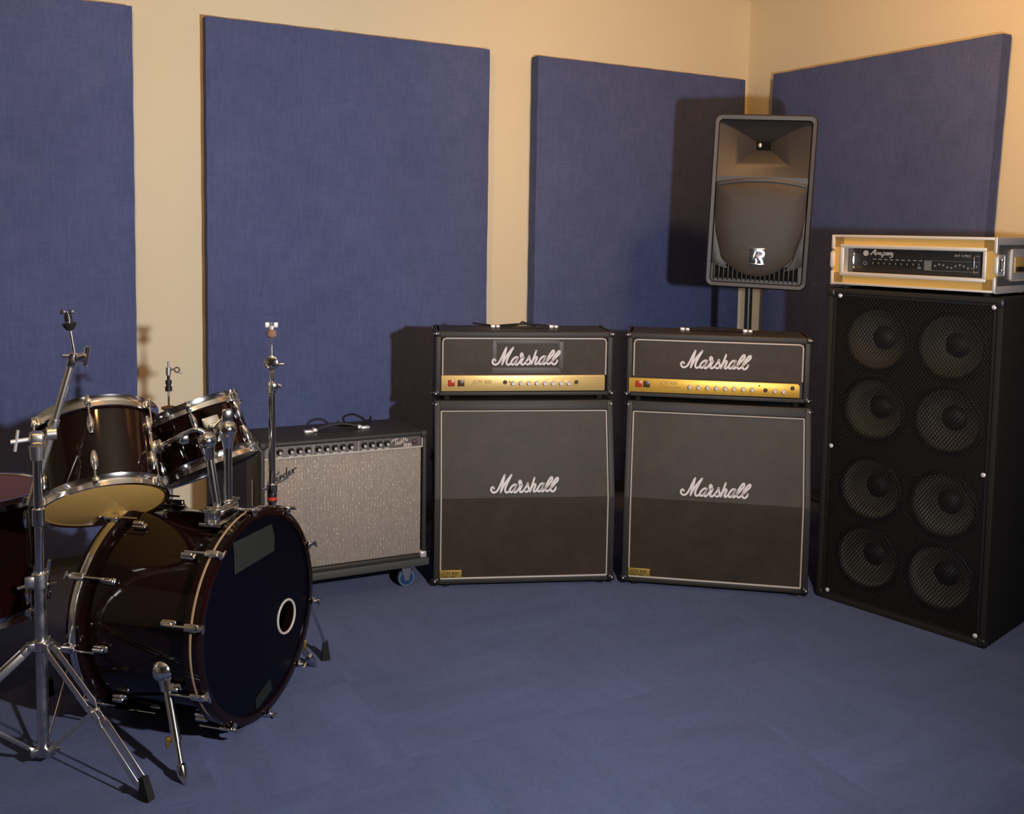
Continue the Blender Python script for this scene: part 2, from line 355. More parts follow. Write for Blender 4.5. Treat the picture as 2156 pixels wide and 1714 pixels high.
# ------------------------------------------------------------------ script lettering traced as pen strokes
def strokes_of(raw, cx, cy, sc): return [[((x-cx)*sc, (cy-y)*sc) for x, y in st] for st in raw]
MAR = [[(240, 480), (215, 450), (180, 462), (162, 510), (180, 560), (225, 588), (275, 580), (335, 530), (395, 420), (455, 280), (525, 140)],
       [(525, 140), (492, 280), (455, 430), (415, 582)],
       [(415, 582), (470, 460), (545, 340), (630, 230), (705, 140)],
       [(705, 140), (640, 260), (570, 400), (532, 510), (548, 580), (600, 588), (650, 545)],
       [(838, 400), (790, 388), (725, 425), (665, 505), (665, 572), (705, 585), (765, 530), (838, 400), (795, 490), (768, 570), (800, 592), (850, 560), (905, 480), (950, 400)],
       [(950, 400), (962, 330), (935, 288), (908, 320), (915, 375), (950, 402), (988, 395), (955, 460), (925, 530), (935, 582), (985, 578), (1045, 515)],
       [(1045, 515), (1105, 430), (1143, 352), (1140, 420), (1165, 500), (1140, 560), (1090, 582), (1050, 560)],
       [(1318, 222), (1275, 350), (1228, 475), (1195, 575)],
       [(1150, 560), (1220, 490), (1290, 400), (1340, 385), (1330, 450), (1292, 530), (1300, 578), (1350, 560), (1400, 500)],
       [(1565, 370), (1505, 372), (1445, 425), (1398, 510), (1405, 565), (1445, 572), (1510, 505), (1565, 370), (1525, 480), (1500, 555), (1530, 575), (1590, 520)],
       [(1590, 520), (1690, 400), (1775, 300), (1795, 225), (1760, 215), (1695, 300), (1635, 410), (1608, 510), (1635, 570), (1690, 555), (1740, 500)],
       [(1740, 500), (1850, 385), (1930, 305), (1950, 240), (1915, 232), (1840, 320), (1775, 420), (1745, 515), (1772, 575), (1825, 572), (1872, 520), (1885, 475)]]
def script_logo(raw, width, raww, cx, cy, pen, mm, parent, ma='white', name='script_logo', th=.004, label=None):
    sc = width/raww; b = MB()
    for i, st in enumerate(strokes_of(raw, cx, cy, sc)):
        p = smooth_path([(x, 0, z) for x, z in st], 5)
        b.ribbon([(q.x, q.z) for q in p], pen*sc, 0, -th-.00002*i, mm)
    return b.build(name, ma, parent, label)
def T(x, y, z): return Matrix.Translation((x, y, z))

# ------------------------------------------------------------------ guitar stacks (local frame: x right, y into depth, z up)
SL = math.atan2(.09, .39)
def slant_mm(z0=.37): return T(0, 0, z0) @ Matrix.Rotation(-SL, 4, 'X')
def corner_cap(b, sx, y, z, top=True, s=.028):
    b.box((sx, y, z), (s, s, s), bev=.007)
def cabinet(x, y, rz, label, wear=0):
    t = thing('speaker_cabinet', label, 'speaker cabinet', (x, y, 0), rz, 'slanted guitar speaker cabinets')
    W, D, H = .742, .365, .757; h = W/2
    prof = lambda e: [(e, .018), (D, .018), (D, H), (.09+e*.95, H), (e, .37)]
    # side boards, then rails and baffle between them
    def yz(b, poly, x0, x1, bev=0):
        mm = Matrix(((0, 1, 0, 0), (1, 0, 0, 0), (0, 0, 1, 0), (0, 0, 0, 1)))
        b.prism(poly, x0, x1, mm, bev)
    b = MB(); th = .024
    yz(b, prof(0), -h, -h+th, .004); yz(b, prof(0), h-th, h, .004)
    yz(b, prof(.014), -h+th-.002, h-th+.002)
    b.prism([(-h+th-.002, .018), (h-th+.002, .018), (h-th+.002, .036), (-h+th-.002, .036)], 0, .03, bev=.003)
    mm = slant_mm()
    Ls = (H-.37)/math.cos(SL)
    b.box((0, .020, Ls-.020), (W-2*th+.004, .040, .040), mm, bev=.004)
    b.box((0, .225, H-.006), (W-.004, .27, .012), bev=.004)
    b.build('cabinet_shell', 'tolex', t)
    b = MB()
    b.box((0, .0115, .2035), (W-2*th-.002, .006, .333)); b.box((0, .0115, Ls/2-.018), (W-2*th-.002, .006, Ls-.040), mm)
    b.build('grille_cloth', 'grille', t)
    b = MB(); r = .0034; xx = h-th-.004
    def up_(z, yy=.004):
        q = mm @ V((0, yy, z)); return q
    b.tube([(-xx, .006, .040), (-xx, .006, .37)]+[(-xx, up_(Ls-.044).y, up_(Ls-.044).z)], r, 8)
    b.tube([(xx, .006, .040), (xx, .006, .37)]+[(xx, up_(Ls-.044).y, up_(Ls-.044).z)], r, 8)
    b.tube([(-xx, .004, .040), (xx, .004, .040)], r*1.25, 8)
    b.tube([(-xx, up_(Ls-.044).y, up_(Ls-.044).z), (xx, up_(Ls-.044).y, up_(Ls-.044).z)], r*.8, 8)
    b.build('piping', 'piping', t)
    # corner protectors
    for sx in (-1, 1):
        for (yy, zz) in ((.012, .030), (D-.012, .030), (.103, H-.018), (D-.012, H-.018)):
            b = MB(); b.box((sx*(h-.011), yy, zz), (.030, .034, .030), bev=.009, seg=3); c = b.build('corner_protector', 'blackp', t)
            b = MB(); b.ball((sx*(h-.006), yy-.016, zz+.002), .0042, n=8); b.ball((sx*(h+.0035), yy+.004, zz+.002), .004, n=8); b.build('rivet', 'screw', c)
    script_logo(MAR, .285, 1845, 1052, 600, 52, T(-.003, 0, 0) @ mm @ T(0, .008, .022), t)
    b = MB(); b.box((-.301, .004, .058), (.089, .004, .034), bev=.001); bd = b.build('gold_badge', 'gold_badge', t)
    textmb('JCM 900', .019, T(-.338, .0017, .056), 'badge_lettering', 'blackp', bd, .2, space=1.0)
    textmb('LEAD-1960', .012, T(-.338, .0017, .044), 'badge_lettering', 'blackp', bd, 0)
    for sx in (-1, 1):
        for yy in (.04, D-.04):
            b = MB(); b.cyl((sx*(h-.05), yy, 0), (sx*(h-.05), yy, .020), .018, n=14); b.build('rubber_foot', 'rubber', t)
    for sx in (-1, 1):
        b = MB(); b.box((sx*(h+.001), .2, .50), (.004, .16, .11), bev=.0015); hd = b.build('side_handle_plate', 'blackp', t)
        b = MB(); b.box((sx*(h+.006), .2, .51), (.010, .12, .022), bev=.004); b.build('side_handle', 'blackp', hd)
    return t
cabinet(-2.077, -1.035, -.401, 'black slant-front speaker cabinet under the left amp head, beside the silver combo amp')
cabinet(-1.418, -1.433, -.676, 'black slant-front speaker cabinet under the right amp head, beside the tall bass cabinet')

def amp_head(x, y, rz, label, kind):
    """origin on the front bottom centre of the head, its feet standing on the cabinet"""
    t = thing('guitar_amp_head', label, 'amplifier', (x, y, .757), rz, 'guitar amp heads on the cabinets')
    Z = -.757; W, D = .740, .25; h = W/2; z0, z1 = .775+Z, 1.042+Z
    b = MB(); th = .026
    for sx in (-1, 1): b.box((sx*(h-th/2), D/2, (z0+z1)/2), (th, D, z1-z0), bev=.007, seg=3)
    b.box((0, D/2, z1-.014), (W-.010, D, .028), bev=.007, seg=3)
    b.box((0, D/2, z0+.009), (W-.010, D, .018), bev=.005)
    b.box((0, D/2+.012, (z0+z1)/2), (W-2*th+.01, D-.03, z1-z0-.02))
    b.build('head_shell', 'tolex', t)
    b = MB(); b.box((0, .009, .938+Z), (W-2*th-.004, .008, .158)); b.build('front_cloth', 'grille', t)
    b = MB(); xx = h-th-.005; zt = 1.0125+Z; r = .014
    pts = [(-xx, .003, .862+Z), (-xx, .003, zt-r), (-xx+r*.3, .003, zt-r*.3), (-xx+r, .003, zt), (xx-r, .003, zt), (xx-r*.3, .003, zt-r*.3), (xx, .003, zt-r), (xx, .003, .862+Z)]
    b.tube(pts, .0034, 8); b.build('piping', 'piping', t)
    if kind == 0:
        b = MB(); b.prism([(-.344, .795+Z), (.333, .797+Z), (.335, .802+Z), (.335, .855+Z), (.332, .861+Z), (-.344, .860+Z)], -.004, .010, bev=.001)
    else:
        b = MB(); b.prism([(-.357, .795+Z), (.330, .797+Z), (.331, .845+Z), (.323, .854+Z), (-.357, .853+Z)], -.004, .010, bev=.001)
    b.build('control_panel', 'brass' if kind == 0 else 'brass_deep', t)
    s0 = -.3025 if kind == 0 else -.316; s1 = -.263 if kind == 0 else -.2835; zs = .829+Z
    b = MB(); b.box((s0, -.005, zs), (.027, .008, .026), bev=.0015); b.build('power_switch', 'red', t)
    b = MB(); b.box((s1, -.005, zs), (.027, .008, .026), bev=.0015); b.build('standby_switch', 'brownp', t)
    if kind == 0:
        textmb('JCM 900', .022, T(-.217, -.0045, .826+Z), 'panel_lettering', 'gold_print', t, .35)
        jacks = [(-.082, .833), (.215, .833)]; knobs = [(-.050+.0331*i, .829) for i in range(8)]; leds = [(-.064, .835)]
    else:
        textmb('JCM 900', .020, T(-.232, -.0045, .830+Z), 'panel_lettering', 'gold_print', t, .35); textmb('HI GAIN DUAL REVERB', .0085, T(-.232, -.0045, .817+Z), 'panel_lettering', 'gold_print', t)
        jacks = [(.195, .824), (.301, .837)]; knobs = [(-.108+.0357*i, .825) for i in range(8)]+[(.232, .823), (.266, .822)]; leds = [(.170, .841)]
    for xk, zk in jacks:
        b = MB(); b.cyl((xk, -.004, zk+Z), (xk, -.010, zk+Z), .0085, n=14, bev=.001); b.torus(axis_mat((xk, -.010, zk+Z), (0, -1, 0)), .0062, .0018, 16, 6); b.build('input_jack', 'brownp', t)
    for xk, zk in leds:
        b = MB(); b.ball((xk, -.005, zk+Z), .0035, n=10); b.build('indicator_lamp', 'red', t)
    for xk, zk in knobs:
        b = MB(); b.lathe([(.0098, 0), (.0098, .003), (.0082, .005), (.0078, .016), (.0066, .018), (0, .018)], axis_mat((xk, -.004, zk+Z), (0, -1, 0)), 18)
        k = b.build('control_knob', 'knob_metal', t)
        an = random.uniform(-2, 2); b = MB(); b.box((xk+.004*math.sin(an), -.0224, zk+Z+.004*math.cos(an)), (.0014, .001, .007), rot=Matrix.Rotation(an, 3, 'Y')); b.build('pointer_mark', 'blackp', k)
    script_logo(MAR, .288, 1845, 1052, 360, 52, T(.004 if kind == 0 else -.007, .005, .940+Z) @ T(0, 0, 0), t)
    for sx in (-1, 1):
        for zz in (z0+.012, z1-.012):
            for yy in (.012, D-.012):
                b = MB(); b.box((sx*(h-.010), yy, zz), (.027, .030, .028), bev=.009, seg=3); c = b.build('corner_protector', 'blackp', t)
                b = MB(); b.ball((sx*(h-.004), yy-.0145, zz+.002*(1 if zz > .1 else -1)), .0042, n=8); b.ball((sx*(h+.003), yy, zz), .0036, n=8); b.build('rivet', 'screw', c)
    # strap handle with end caps
    hx0, hx1 = (-.115, .135) if kind == 0 else (-.135, .125)
    b = MB(); n = 14
    pts = [(hx0+(hx1-hx0)*i/n, .145, z1+.007+.009*math.sin(PI*i/n)) for i in range(n+1)]
    bmv = []
    for p, q in zip(pts, pts[1:]):
        ang = math.atan2(q[2]-p[2], q[0]-p[0]); b.box(((p[0]+q[0])/2, p[1], (p[2]+q[2])/2), ((q[0]-p[0])*1.12, .026, .005), rot=Matrix.Rotation(-ang, 3, 'Y'))
    hd = b.build('strap_handle', 'rubber', t)
    for hx in (hx0, hx1):
        b = MB(); b.box((hx-.008, .145, z1+.007), (.020, .034, .013), bev=.003); b.box((hx+.013, .145, z1+.0065), (.018, .030, .011), bev=.003); b.build('handle_cap', 'knob_metal', hd)
    if kind == 0:
        b = MB()
        for (xa, xb, za, zb) in ((-.135, -.118, .90, 1.005), (.142, .160, .885, 1.000), (-.135, .150, .868, .892), (-.12, .142, .990, 1.006)):
            b.box(((xa+xb)/2, .0043, (za+zb)/2+Z), (xb-xa, .0012, zb-za), bev=.0004)
        b.build('tape_residue', 'residue', t, 'faint grey rectangle of tape residue around the logo')
    for sx in (-1, 1):
        for yy in (.035, D-.03):
            b = MB(); b.cyl((sx*(h-.05), yy, 0), (sx*(h-.05), yy, .020), .014, n=12); b.build('rubber_foot', 'rubber', t)
    return t
def local(x, y, rz, u, d): return x+u*math.cos(rz)-d*math.sin(rz), y+u*math.sin(rz)+d*math.cos(rz)
amp_head(*local(-2.077, -1.035, -.401, 0, .092), -.401, 'black guitar amp head with pale gold panel and tape residue, on the left cabinet', 0)
amp_head(*local(-1.418, -1.433, -.676, -.008, .092), -.676, 'black guitar amp head with deep yellow gold panel, on the right cabinet', 1)

# thin black cables lying on the amps
def cable(name, pts, r, label, loc):
    b = MB(loc); b.tube(smooth_path(pts, 6), r, 8); o = b.build(name, 'rubber'); o.location = loc; tag(o, label, 'cable', 'black cables lying on the amps'); return o
def onh(x, y, rz, u, d, z): a_ = local(x, y, rz, u, d); return V((a_[0], a_[1], z))
H1 = (-2.077, -1.035, -.401)
cable('audio_cable', [onh(*H1, u, d, z) for u, d, z in ((-.20, .335, 1.052), (-.15, .30, 1.048), (-.08, .27, 1.0465), (-.03, .28, 1.0465), (.0, .29, 1.054), (.01, .29, 1.062), (.03, .275, 1.056), (.055, .29, 1.049), (.07, .30, 1.047))], .0035, 'thin black cable lying on top of the left guitar amp head', onh(*H1, -.03, .28, 1.043))

# ------------------------------------------------------------------ silver combo amp on its dolly
TW = (-2.774, -.851, -.073)
t = thing('wheeled_dolly', 'low grey wheeled dolly with blue castors under the silver combo amp', 'dolly', (TW[0], TW[1], 0), TW[2])
b = MB(); b.box((.004, .145, .115), (.675, .30, .030), bev=.004); b.build('platform', 'board', t)
for sx, yy in ((-1, .065), (1, .065), (-1, .235), (1, .235)):
    cxp = sx*.262; b = MB(); b.box((cxp, yy, .0975), (.075, .07, .005), bev=.001)
    b.cyl((cxp, yy, .095), (cxp, yy, .083), .022, n=16)
    for s2 in (-1, 1): b.prism([(cxp-.020, .083), (cxp+.020, .083), (cxp+.014, .030), (cxp-.006, .026)], yy+s2*.018-.0015, yy+s2*.018+.0015)
    c = b.build('castor', 'steel', t)
    b = MB(); am = axis_mat((cxp+.004, yy-.014, .036), (0, 1, 0)); b.lathe([(.0, 0), (.026, 0), (.027, .003), (.027, .025), (.026, .028), (0, .028)], am, 24, cap=False); b.build('wheel', 'wheelblue', c)
    b = MB(); b.lathe([(.026, .002), (.0345, .003), (.036, .008), (.036, .020), (.0345, .025), (.026, .026)], am, 24, cap=False); b.build('tyre', 'wheelgrey', c)
t = thing('combo_amp', 'black combo amp with silver sparkle grille cloth, standing on the wheeled dolly', 'amplifier', (TW[0], TW[1], .130), TW[2])
Z = -.130; W, D, zb, zt = .660, .29, .131, .650; h = W/2
b = MB(); th = .018
for sx in (-1, 1): b.box((sx*(h-th/2), D/2, (zb+zt)/2+Z), (th, D, zt-zb), bev=.006, seg=3)
b.box((0, D/2, zt-.009+Z), (W-.008, D, .018), bev=.006, seg=3); b.box((0, D/2, zb+.009+Z), (W-.008, D, .018), bev=.005)
b.box((0, D/2+.02, (zb+zt)/2+Z), (W-2*th+.006, D-.05, zt-zb-.02))
b.build('amp_shell', 'tolex', t)
b = MB(); b.box((-.003, .016, (.150+.586)/2+Z), (.622, .014, .436), bev=.004); b.build('grille_cloth', 'sparkle', t)
b = MB(); b.box((-.003, .012, .6085+Z), (.628, .010, .044), rot=Matrix.Rotation(-.10, 3, 'X')); pn = b.build('control_panel', 'blackp', t)
pn.data.materials[0] = mat('dark_brushed_panel', (.085, .065, .060), .42, .3)
b = MB(); b.box((-.003, .008, .5875+Z), (.628, .010, .006), bev=.001); b.box((-.317, .008, .609+Z), (.004, .008, .044)); b.box((.311, .008, .609+Z), (.004, .008, .044))
for q in (-.130, .048): b.box((q, .0045, .609+Z), (.0025, .002, .040))
for q in [-.256, -.213, -.181, -.149]+[-.109+.0318*i for i in range(5)]+[.071+.0307*i for i in range(4)]: b.box((q, .0035, .5925+Z), (.018, .002, .006))
b.build('panel_trim', 'piping', t)
for q in [-.256, -.213, -.181, -.149]+[-.109+.0318*i for i in range(5)]+[.071+.0307*i for i in range(4)]:
    b = MB(); b.lathe([(.0125, 0), (.0120, .003), (.0085, .005), (.0080, .016), (.0062, .018)], axis_mat((q, .006, .612+Z), (0, -1, -.06)), 20); k = b.build('control_knob', 'blackp', t)
    b = MB(); b.lathe([(.0062, .0), (.0062, .0012), (0, .0018)], axis_mat((q, -.012, .6108+Z), (0, -1, -.06)), 16); b.box((q-.001, .004, .629+Z), (.0014, .001, .008)); b.build('knob_cap', 'knob_metal', k)
TWN = [[(0, 60), (10, 90), (50, 100), (100, 112)], [(58, 105), (62, 60), (66, 15)], [(90, 70), (95, 30), (112, 38), (120, 75), (126, 35), (142, 45), (150, 110)], [(160, 80), (165, 45), (175, 60)], [(182, 120), (188, 60), (195, 100), (215, 105), (222, 72), (232, 70), (246, 88), (240, 100)]]
AMPW = [[(190, -20), (196, 20), (204, 42), (212, 10), (218, -22)], [(192, 5), (216, 8)], [(226, -15), (230, 20), (240, 22), (244, -12), (248, 20), (258, 22), (262, -12)], [(268, -25), (276, 25), (296, 24), (300, 0), (290, -12), (278, -4)]]
script_logo([[(x, -z) for x, z in s_] for s_ in TWN+AMPW], .080, 300, 150, -45, 16, T(.222, .0045, .609+Z), t, 'piping', 'model_lettering', .002)
FEN = [[(0, 30), (30, 75), (80, 100), (150, 95), (185, 115)], [(95, 98), (70, 40), (40, 0), (10, 0)], [(30, 48), (80, 56), (110, 62)], [(110, 25), (140, 45), (130, 65), (112, 45), (115, 15), (140, 12), (160, 30)], [(160, 30), (172, 62), (165, 12), (180, 45), (200, 60), (200, 20), (215, 18)], [(260, 55), (235, 60), (218, 35), (225, 12), (250, 25), (290, 125), (255, 30), (262, 10), (280, 20)], [(280, 28), (310, 45), (300, 62), (285, 45), (288, 15), (310, 12), (330, 30)], [(330, 30), (342, 62), (352, 50), (345, 10)], [(350, 40), (375, 62), (395, 58)], [(20, -22), (120, -12), (260, -8)]]
script_logo([[(x, -z) for x, z in s_] for s_ in FEN], .118, 400, 200, -45, 9, T(-.246, .008, .520+Z) @ Matrix.Rotation(-.40, 4, 'Y'), t, 'blackp', 'script_logo', .004)
b = MB(); b.lathe([(.011, 0), (.010, .003), (.006, .007), (0, .008)], axis_mat((.278, .005, .609+Z), (0, -1, 0)), 16); b.build('jewel_lamp', 'redjewel', t)
for sx in (-1, 1):
    for zz in (zb+.014, zt-.012):
        b = MB(); b.box((sx*(h-.012), .012, zz+Z), (.030, .032, .030), bev=.009, seg=3); b.build('corner_protector', 'knob_metal' if zz < .3 else 'tolex', t)
b = MB(); n = 16; hx0, hx1 = -.103, .098
for i in range(n):
    p = (hx0+(hx1-hx0)*i/n, zt+.008+.020*math.sin(PI*i/n)); q = (hx0+(hx1-hx0)*(i+1)/n, zt+.008+.020*math.sin(PI*(i+1)/n)); ang = math.atan2(q[1]-p[1], q[0]-p[0])
    b.box(((p[0]+q[0])/2, .135, (p[1]+q[1])/2+Z), ((q[0]-p[0])*1.15, .024, .005), rot=Matrix.Rotation(-ang, 3, 'Y'))
hd = b.build('strap_handle', 'tolex', t)
for sx, q in ((-1, hx0), (1, hx1)):
    b = MB(); b.box((q+sx*.014, .135, zt+.005+Z), (.036, .028, .010), bev=.003); b.box((q-sx*.010, .135, zt+.009+Z), (.018, .032, .013), bev=.003); b.build('handle_cap', 'knob_metal', hd)
for sx in (-1, 1):
    b = MB(); b.box((sx*(h+.002), .14, .42+Z), (.004, .03, .12), bev=.001); b.build('tilt_leg', 'steel', t)
tt = lambda u, d, z: V((*local(TW[0], TW[1], TW[2], u, d), z))
cable('power_cable', [tt(u, d, z) for u, d, z in ((.02, .215, .654), (.06, .20, .654), (.105, .195, .655), (.14, .22, .656), (.135, .255, .668), (.10, .268, .684), (.06, .258, .678), (.055, .225, .660), (.09, .205, .661), (.13, .21, .662), (.16, .235, .662), (.175, .262, .660), (.178, .275, .668))], .0042, 'coiled black power cable lying on top of the silver combo amp', tt(.09, .23, .650))

# ------------------------------------------------------------------ tall bass cabinet with eight speakers
AX, AY, AR = -.995, -1.976, -1.341
t = thing('bass_speaker_cabinet', 'tall black bass speaker cabinet with eight speakers behind metal mesh, under the rack case', 'speaker cabinet', (AX, AY, 0), AR)
W, D, H = .664, .418, 1.252; h = W/2; th = .022
b = MB()
for sx in (-1, 1): b.box((sx*(h-th/2), D/2, H/2), (th, D, H), bev=.006, seg=3)
b.box((0, D/2, H-th/2), (W-.01, D, th), bev=.006, seg=3); b.box((0, D/2, .012), (W-.01, D, .024), bev=.005)
b.box((0, D-.012, H/2), (W-.02, .02, H-.02))
b.build('cabinet_shell', 'tolex_matte', t)
CONES = [(sx*.142, z) for z in (1.062, .790, .475, .200) for sx in (-1, 1)]
# baffle with real round openings
bm = bmesh.new(); N_ = 28
cells = [(-.31, 0.0), (0.0, .31)]; rows = [(.93, 1.235), (.635, .93), (.335, .635), (.022, .335)]
for (zr0, zr1), zc in zip(rows, (1.062, .790, .475, .200)):
    for (x0_, x1_), xc in zip(cells, (-.142, .142)):
        inn, out = [], []
        for i in range(N_):
            an = 2*PI*i/N_; dx, dz = math.cos(an), math.sin(an)
            inn.append(bm.verts.new((xc+.126*dx, .045, zc+.126*dz)))
            k = min(((x1_-xc)/dx if dx > 1e-6 else (x0_-xc)/dx if dx < -1e-6 else 9), ((zr1-zc)/dz if dz > 1e-6 else (zr0-zc)/dz if dz < -1e-6 else 9))
            out.append(bm.verts.new((xc+k*dx, .045, zc+k*dz)))
        for i in range(N_): bm.faces.new((inn[i], inn[(i+1) % N_], out[(i+1) % N_], out[i]))
        for cx_, cz_ in ((x0_, zr0), (x1_, zr0), (x0_, zr1), (x1_, zr1)):
            # fill the square corners between neighbouring rays
            best = sorted(range(N_), key=lambda i: (out[i].co.x-cx_)**2+(out[i].co.z-cz_)**2)[:2]
            cv = bm.verts.new((cx_, .045, cz_))
            try: bm.faces.new((out[best[0]], out[best[1]], cv))
            except ValueError: pass
b = MB(); b.bm.free(); b.bm = bm; b.build('baffle', 'tolex_matte', t)
for xc, zc in CONES:
    am = axis_mat((xc, .045, zc), (0, 1, 0))
    b = MB(); b.lathe([(.134, 0), (.134, -.006), (.126, -.007), (.123, 0)], am, 40, cap=False); sp_o = b.build('speaker_frame', 'steel', t); sp_o.data.materials[0] = M['blackp']
    b = MB(); b.lathe([(.125, 0), (.119, -.005), (.112, .002)], am, 40, cap=False); b.build('surround', 'cone_rubber', sp_o)
    b = MB(); b.lathe([(.113, .002), (.08, .032), (.046, .058)], am, 40, cap=False); b.build('cone', 'paper', sp_o)
    b = MB(); b.lathe([(.046, .058), (.034, .044), (.014, .037), (0, .036)], am, 24, cap=False); b.build('dust_cap', 'cone_rubber', sp_o)
b = MB(); bx = .306; b.faces([(-bx, .010, .024), (bx, .010, .024), (bx, .010, 1.229), (-bx, .010, 1.229)], [(0, 1, 2, 3)])
gm = b.build('mesh_grille', 'mesh', t, smooth=False)
b = MB()
for (c_, s_) in (((-bx+.004, .011, .626), (.010, .004, 1.2)), ((bx-.004, .011, .626), (.010, .004, 1.2)), ((0, .011, 1.226), (.62, .004, .010)), ((0, .011, .028), (.62, .004, .010))): b.box(c_, s_)
b.build('mesh_border', 'blackp', gm)
for xs, zs in ((-.282, 1.222), (.298, 1.217), (-.294, .622), (.292, .621), (-.284, .036), (.294, .036)):
    b = MB(); b.lathe([(.0085, 0), (.0082, .003), (.004, .0055), (0, .006)], axis_mat((xs, .009, zs), (0, -1, 0)), 14, cap=False); b.build('grille_screw', 'screw', t)
for sx in (-1, 1):
    for zz in (.018, H-.020):
        b = MB(); b.box((sx*(h-.014), .014, zz), (.034, .034, .034), bev=.010, seg=3); b.build('corner_protector', 'blackp', t)

# rack case lying on the cabinet
rx, ry = local(AX, AY, AR, -.009, .0)
t = thing('rack_case', 'silver-edged flight case standing on the tall bass cabinet', 'case', (rx, ry, 1.252), AR)
W, D = .616, .44; h = W/2; Z = -1.252; z0, z1 = 1.266, 1.459; zc = (z0+z1)/2
ix0, ix1, iz0, iz1 = -.264, .264, 1.314, 1.411
b = MB()
for sx in (-1, 1):
    xi = ix0 if sx < 0 else ix1; b.box(((sx*h+xi)/2, D/2, zc+Z), (abs(sx*h-xi), D-.004, z1-z0-.004))
b.box((0, D/2, (iz1+z1)/2+Z), (W-.004, D-.004, z1-iz1-.002)); b.box((0, D/2, (iz0+z0)/2+Z), (W-.004, D-.004, iz0-z0-.002)); b.box((0, D-.01, zc+Z), (W-.01, .018, z1-z0-.01))
sh = b.build('case_shell', 'caseply', t)
for sx in (-1, 1): b = MB(); b.box((sx*(h+.0008), D/2, zc+Z), (.002, D-.03, z1-z0-.03)); b.build('side_laminate', 'casegrey', t)
b = MB(); e = .009
for zz in (z0+e/2, z1-e/2): b.box((0, -.002, zz+Z), (W+.006, .008, e), bev=.002)
for sx in (-1, 1):
    for (za, zb_) in ((z0, z0+.055), (z1-.055, z1)): b.box((sx*(h-.002), -.002, (za+zb_)/2+Z), (.011, .009, zb_-za), bev=.002)
    for zz in (z0+.010, z1-.012): b.box((sx*(h+.0016), D/2, zz+Z), (.004, D, .026), bev=.001)
for yy in (.0, D):
    pass
b.box((0, D/2, z1-.0005+Z), (W+.004, D, .003), bev=.001)
b.build('edge_trim', 'alu', t)
b = MB(); f = .012
b.box((0, -.001, iz1+f/2+Z), (ix1-ix0+2*f, .007, f), bev=.002); b.box((0, -.001, iz0-f/2+Z), (ix1-ix0+2*f, .007, f), bev=.002)
b.box((ix0-f/2, -.001, (iz0+iz1)/2+Z), (f, .007, iz1-iz0), bev=.002); b.box((ix1+f/2, -.001, (iz0+iz1)/2+Z), (f, .007, iz1-iz0), bev=.002)
b.box((ix0+.001, .018, (iz0+iz1)/2+Z), (.002, .034, iz1-iz0)); b.box((ix1-.001, .018, (iz0+iz1)/2+Z), (.002, .034, iz1-iz0))
b.box((0, .018, iz0+.001+Z), (ix1-ix0, .034, .002)); b.box((0, .018, iz1-.001+Z), (ix1-ix0, .034, .002))
b.build('opening_frame', 'alu', t)
for sx in (-1, 1):
    b = MB(); b.box((sx*(h+.001), .004, zc+Z), (.016, .018, .060), bev=.004); b.box((sx*(h+.004), .030, zc+Z), (.006, .055, .075), bev=.006, seg=3); l_ = b.build('case_latch', 'alu', t)
    b = MB(); b.cyl((sx*(h+.006), .012, zc+.022+Z), (sx*(h+.006), .012, zc-.022+Z), .006, n=12); b.ball((sx*(h+.008), .035, zc+.018+Z), .006, n=10); b.ball((sx*(h+.008), .035, zc-.018+Z), .006, n=10); b.build('latch_pin', 'chrome', l_)
b = MB(); b.box((h+.004, .215, zc+Z), (.006, .20, .115), bev=.010, seg=3); hp = b.build('handle_plate', 'alu', t); b = MB(); b.box((h+.008, .215, zc+Z), (.006, .14, .058), bev=.004); b.build('handle_recess', 'caseply', hp)
b = MB(); b.box((h+.014, .215, zc-.015+Z), (.012, .13, .018), bev=.006); b.build('grip', 'rubber', hp)
for sx in (-1, 1):
    for yy in (.04, D-.04): b = MB(); b.cyl((sx*(h-.04), yy, 0), (sx*(h-.04), yy, .015), .014, n=12); b.build('rubber_foot', 'rubber', t)
# the amplifier mounted inside it
t = thing('rack_amplifier', 'black rack mounted bass amplifier inside the silver-edged flight case', 'amplifier', (rx, ry, 1.3162), AR)
Z = -1.3162; am0, am1 = 1.3164, 1.4085; amc = (am0+am1)/2
b = MB(); b.box((0, .047, amc+Z), (.478, .014, am1-am0), bev=.002); b.box((0, .19, amc+Z), (.44, .27, am1-am0-.006)); b.box((-.250, .040, amc+Z), (.022, .004, am1-am0)); b.box((.250, .040, amc+Z), (.022, .004, am1-am0)); b.build('chassis', 'blackp', t)
fy = .040
b = MB(); b.lathe([(.011, 0), (.011, .001), (0, .001)], axis_mat((-.191, fy-.0002, 1.3905+Z), (0, -1, 0)), 20); b.build('round_emblem', 'piping', t)
AMG = [[(0, 0), (20, 30), (45, 62), (42, 5), (50, 0)], [(14, 22), (42, 24)], [(55, 0), (62, 30), (58, 5), (75, 30), (78, 5), (96, 30), (92, 4), (102, 0)], [(108, -28), (118, 30), (116, 5), (132, 0), (142, 20), (128, 32), (116, 20)], [(150, 14), (170, 20), (165, 32), (150, 20), (155, 2), (172, 4)], [(205, 26), (190, 32), (180, 14), (190, 2), (204, 22), (200, -20), (180, -28)]]
script_logo([[(x, -z) for x, z in s_] for s_ in AMG], .088, 205, 102, -8, 11, T(-.128, fy, 1.3880+Z) @ Matrix.Diagonal((1, 1, .72, 1)), t, 'piping', 'script_logo', .0015)
textmb('SVT 4 PRO', .0125, T(.148, fy-.001, 1.3870+Z), 'model_lettering', 'piping', t, 0)
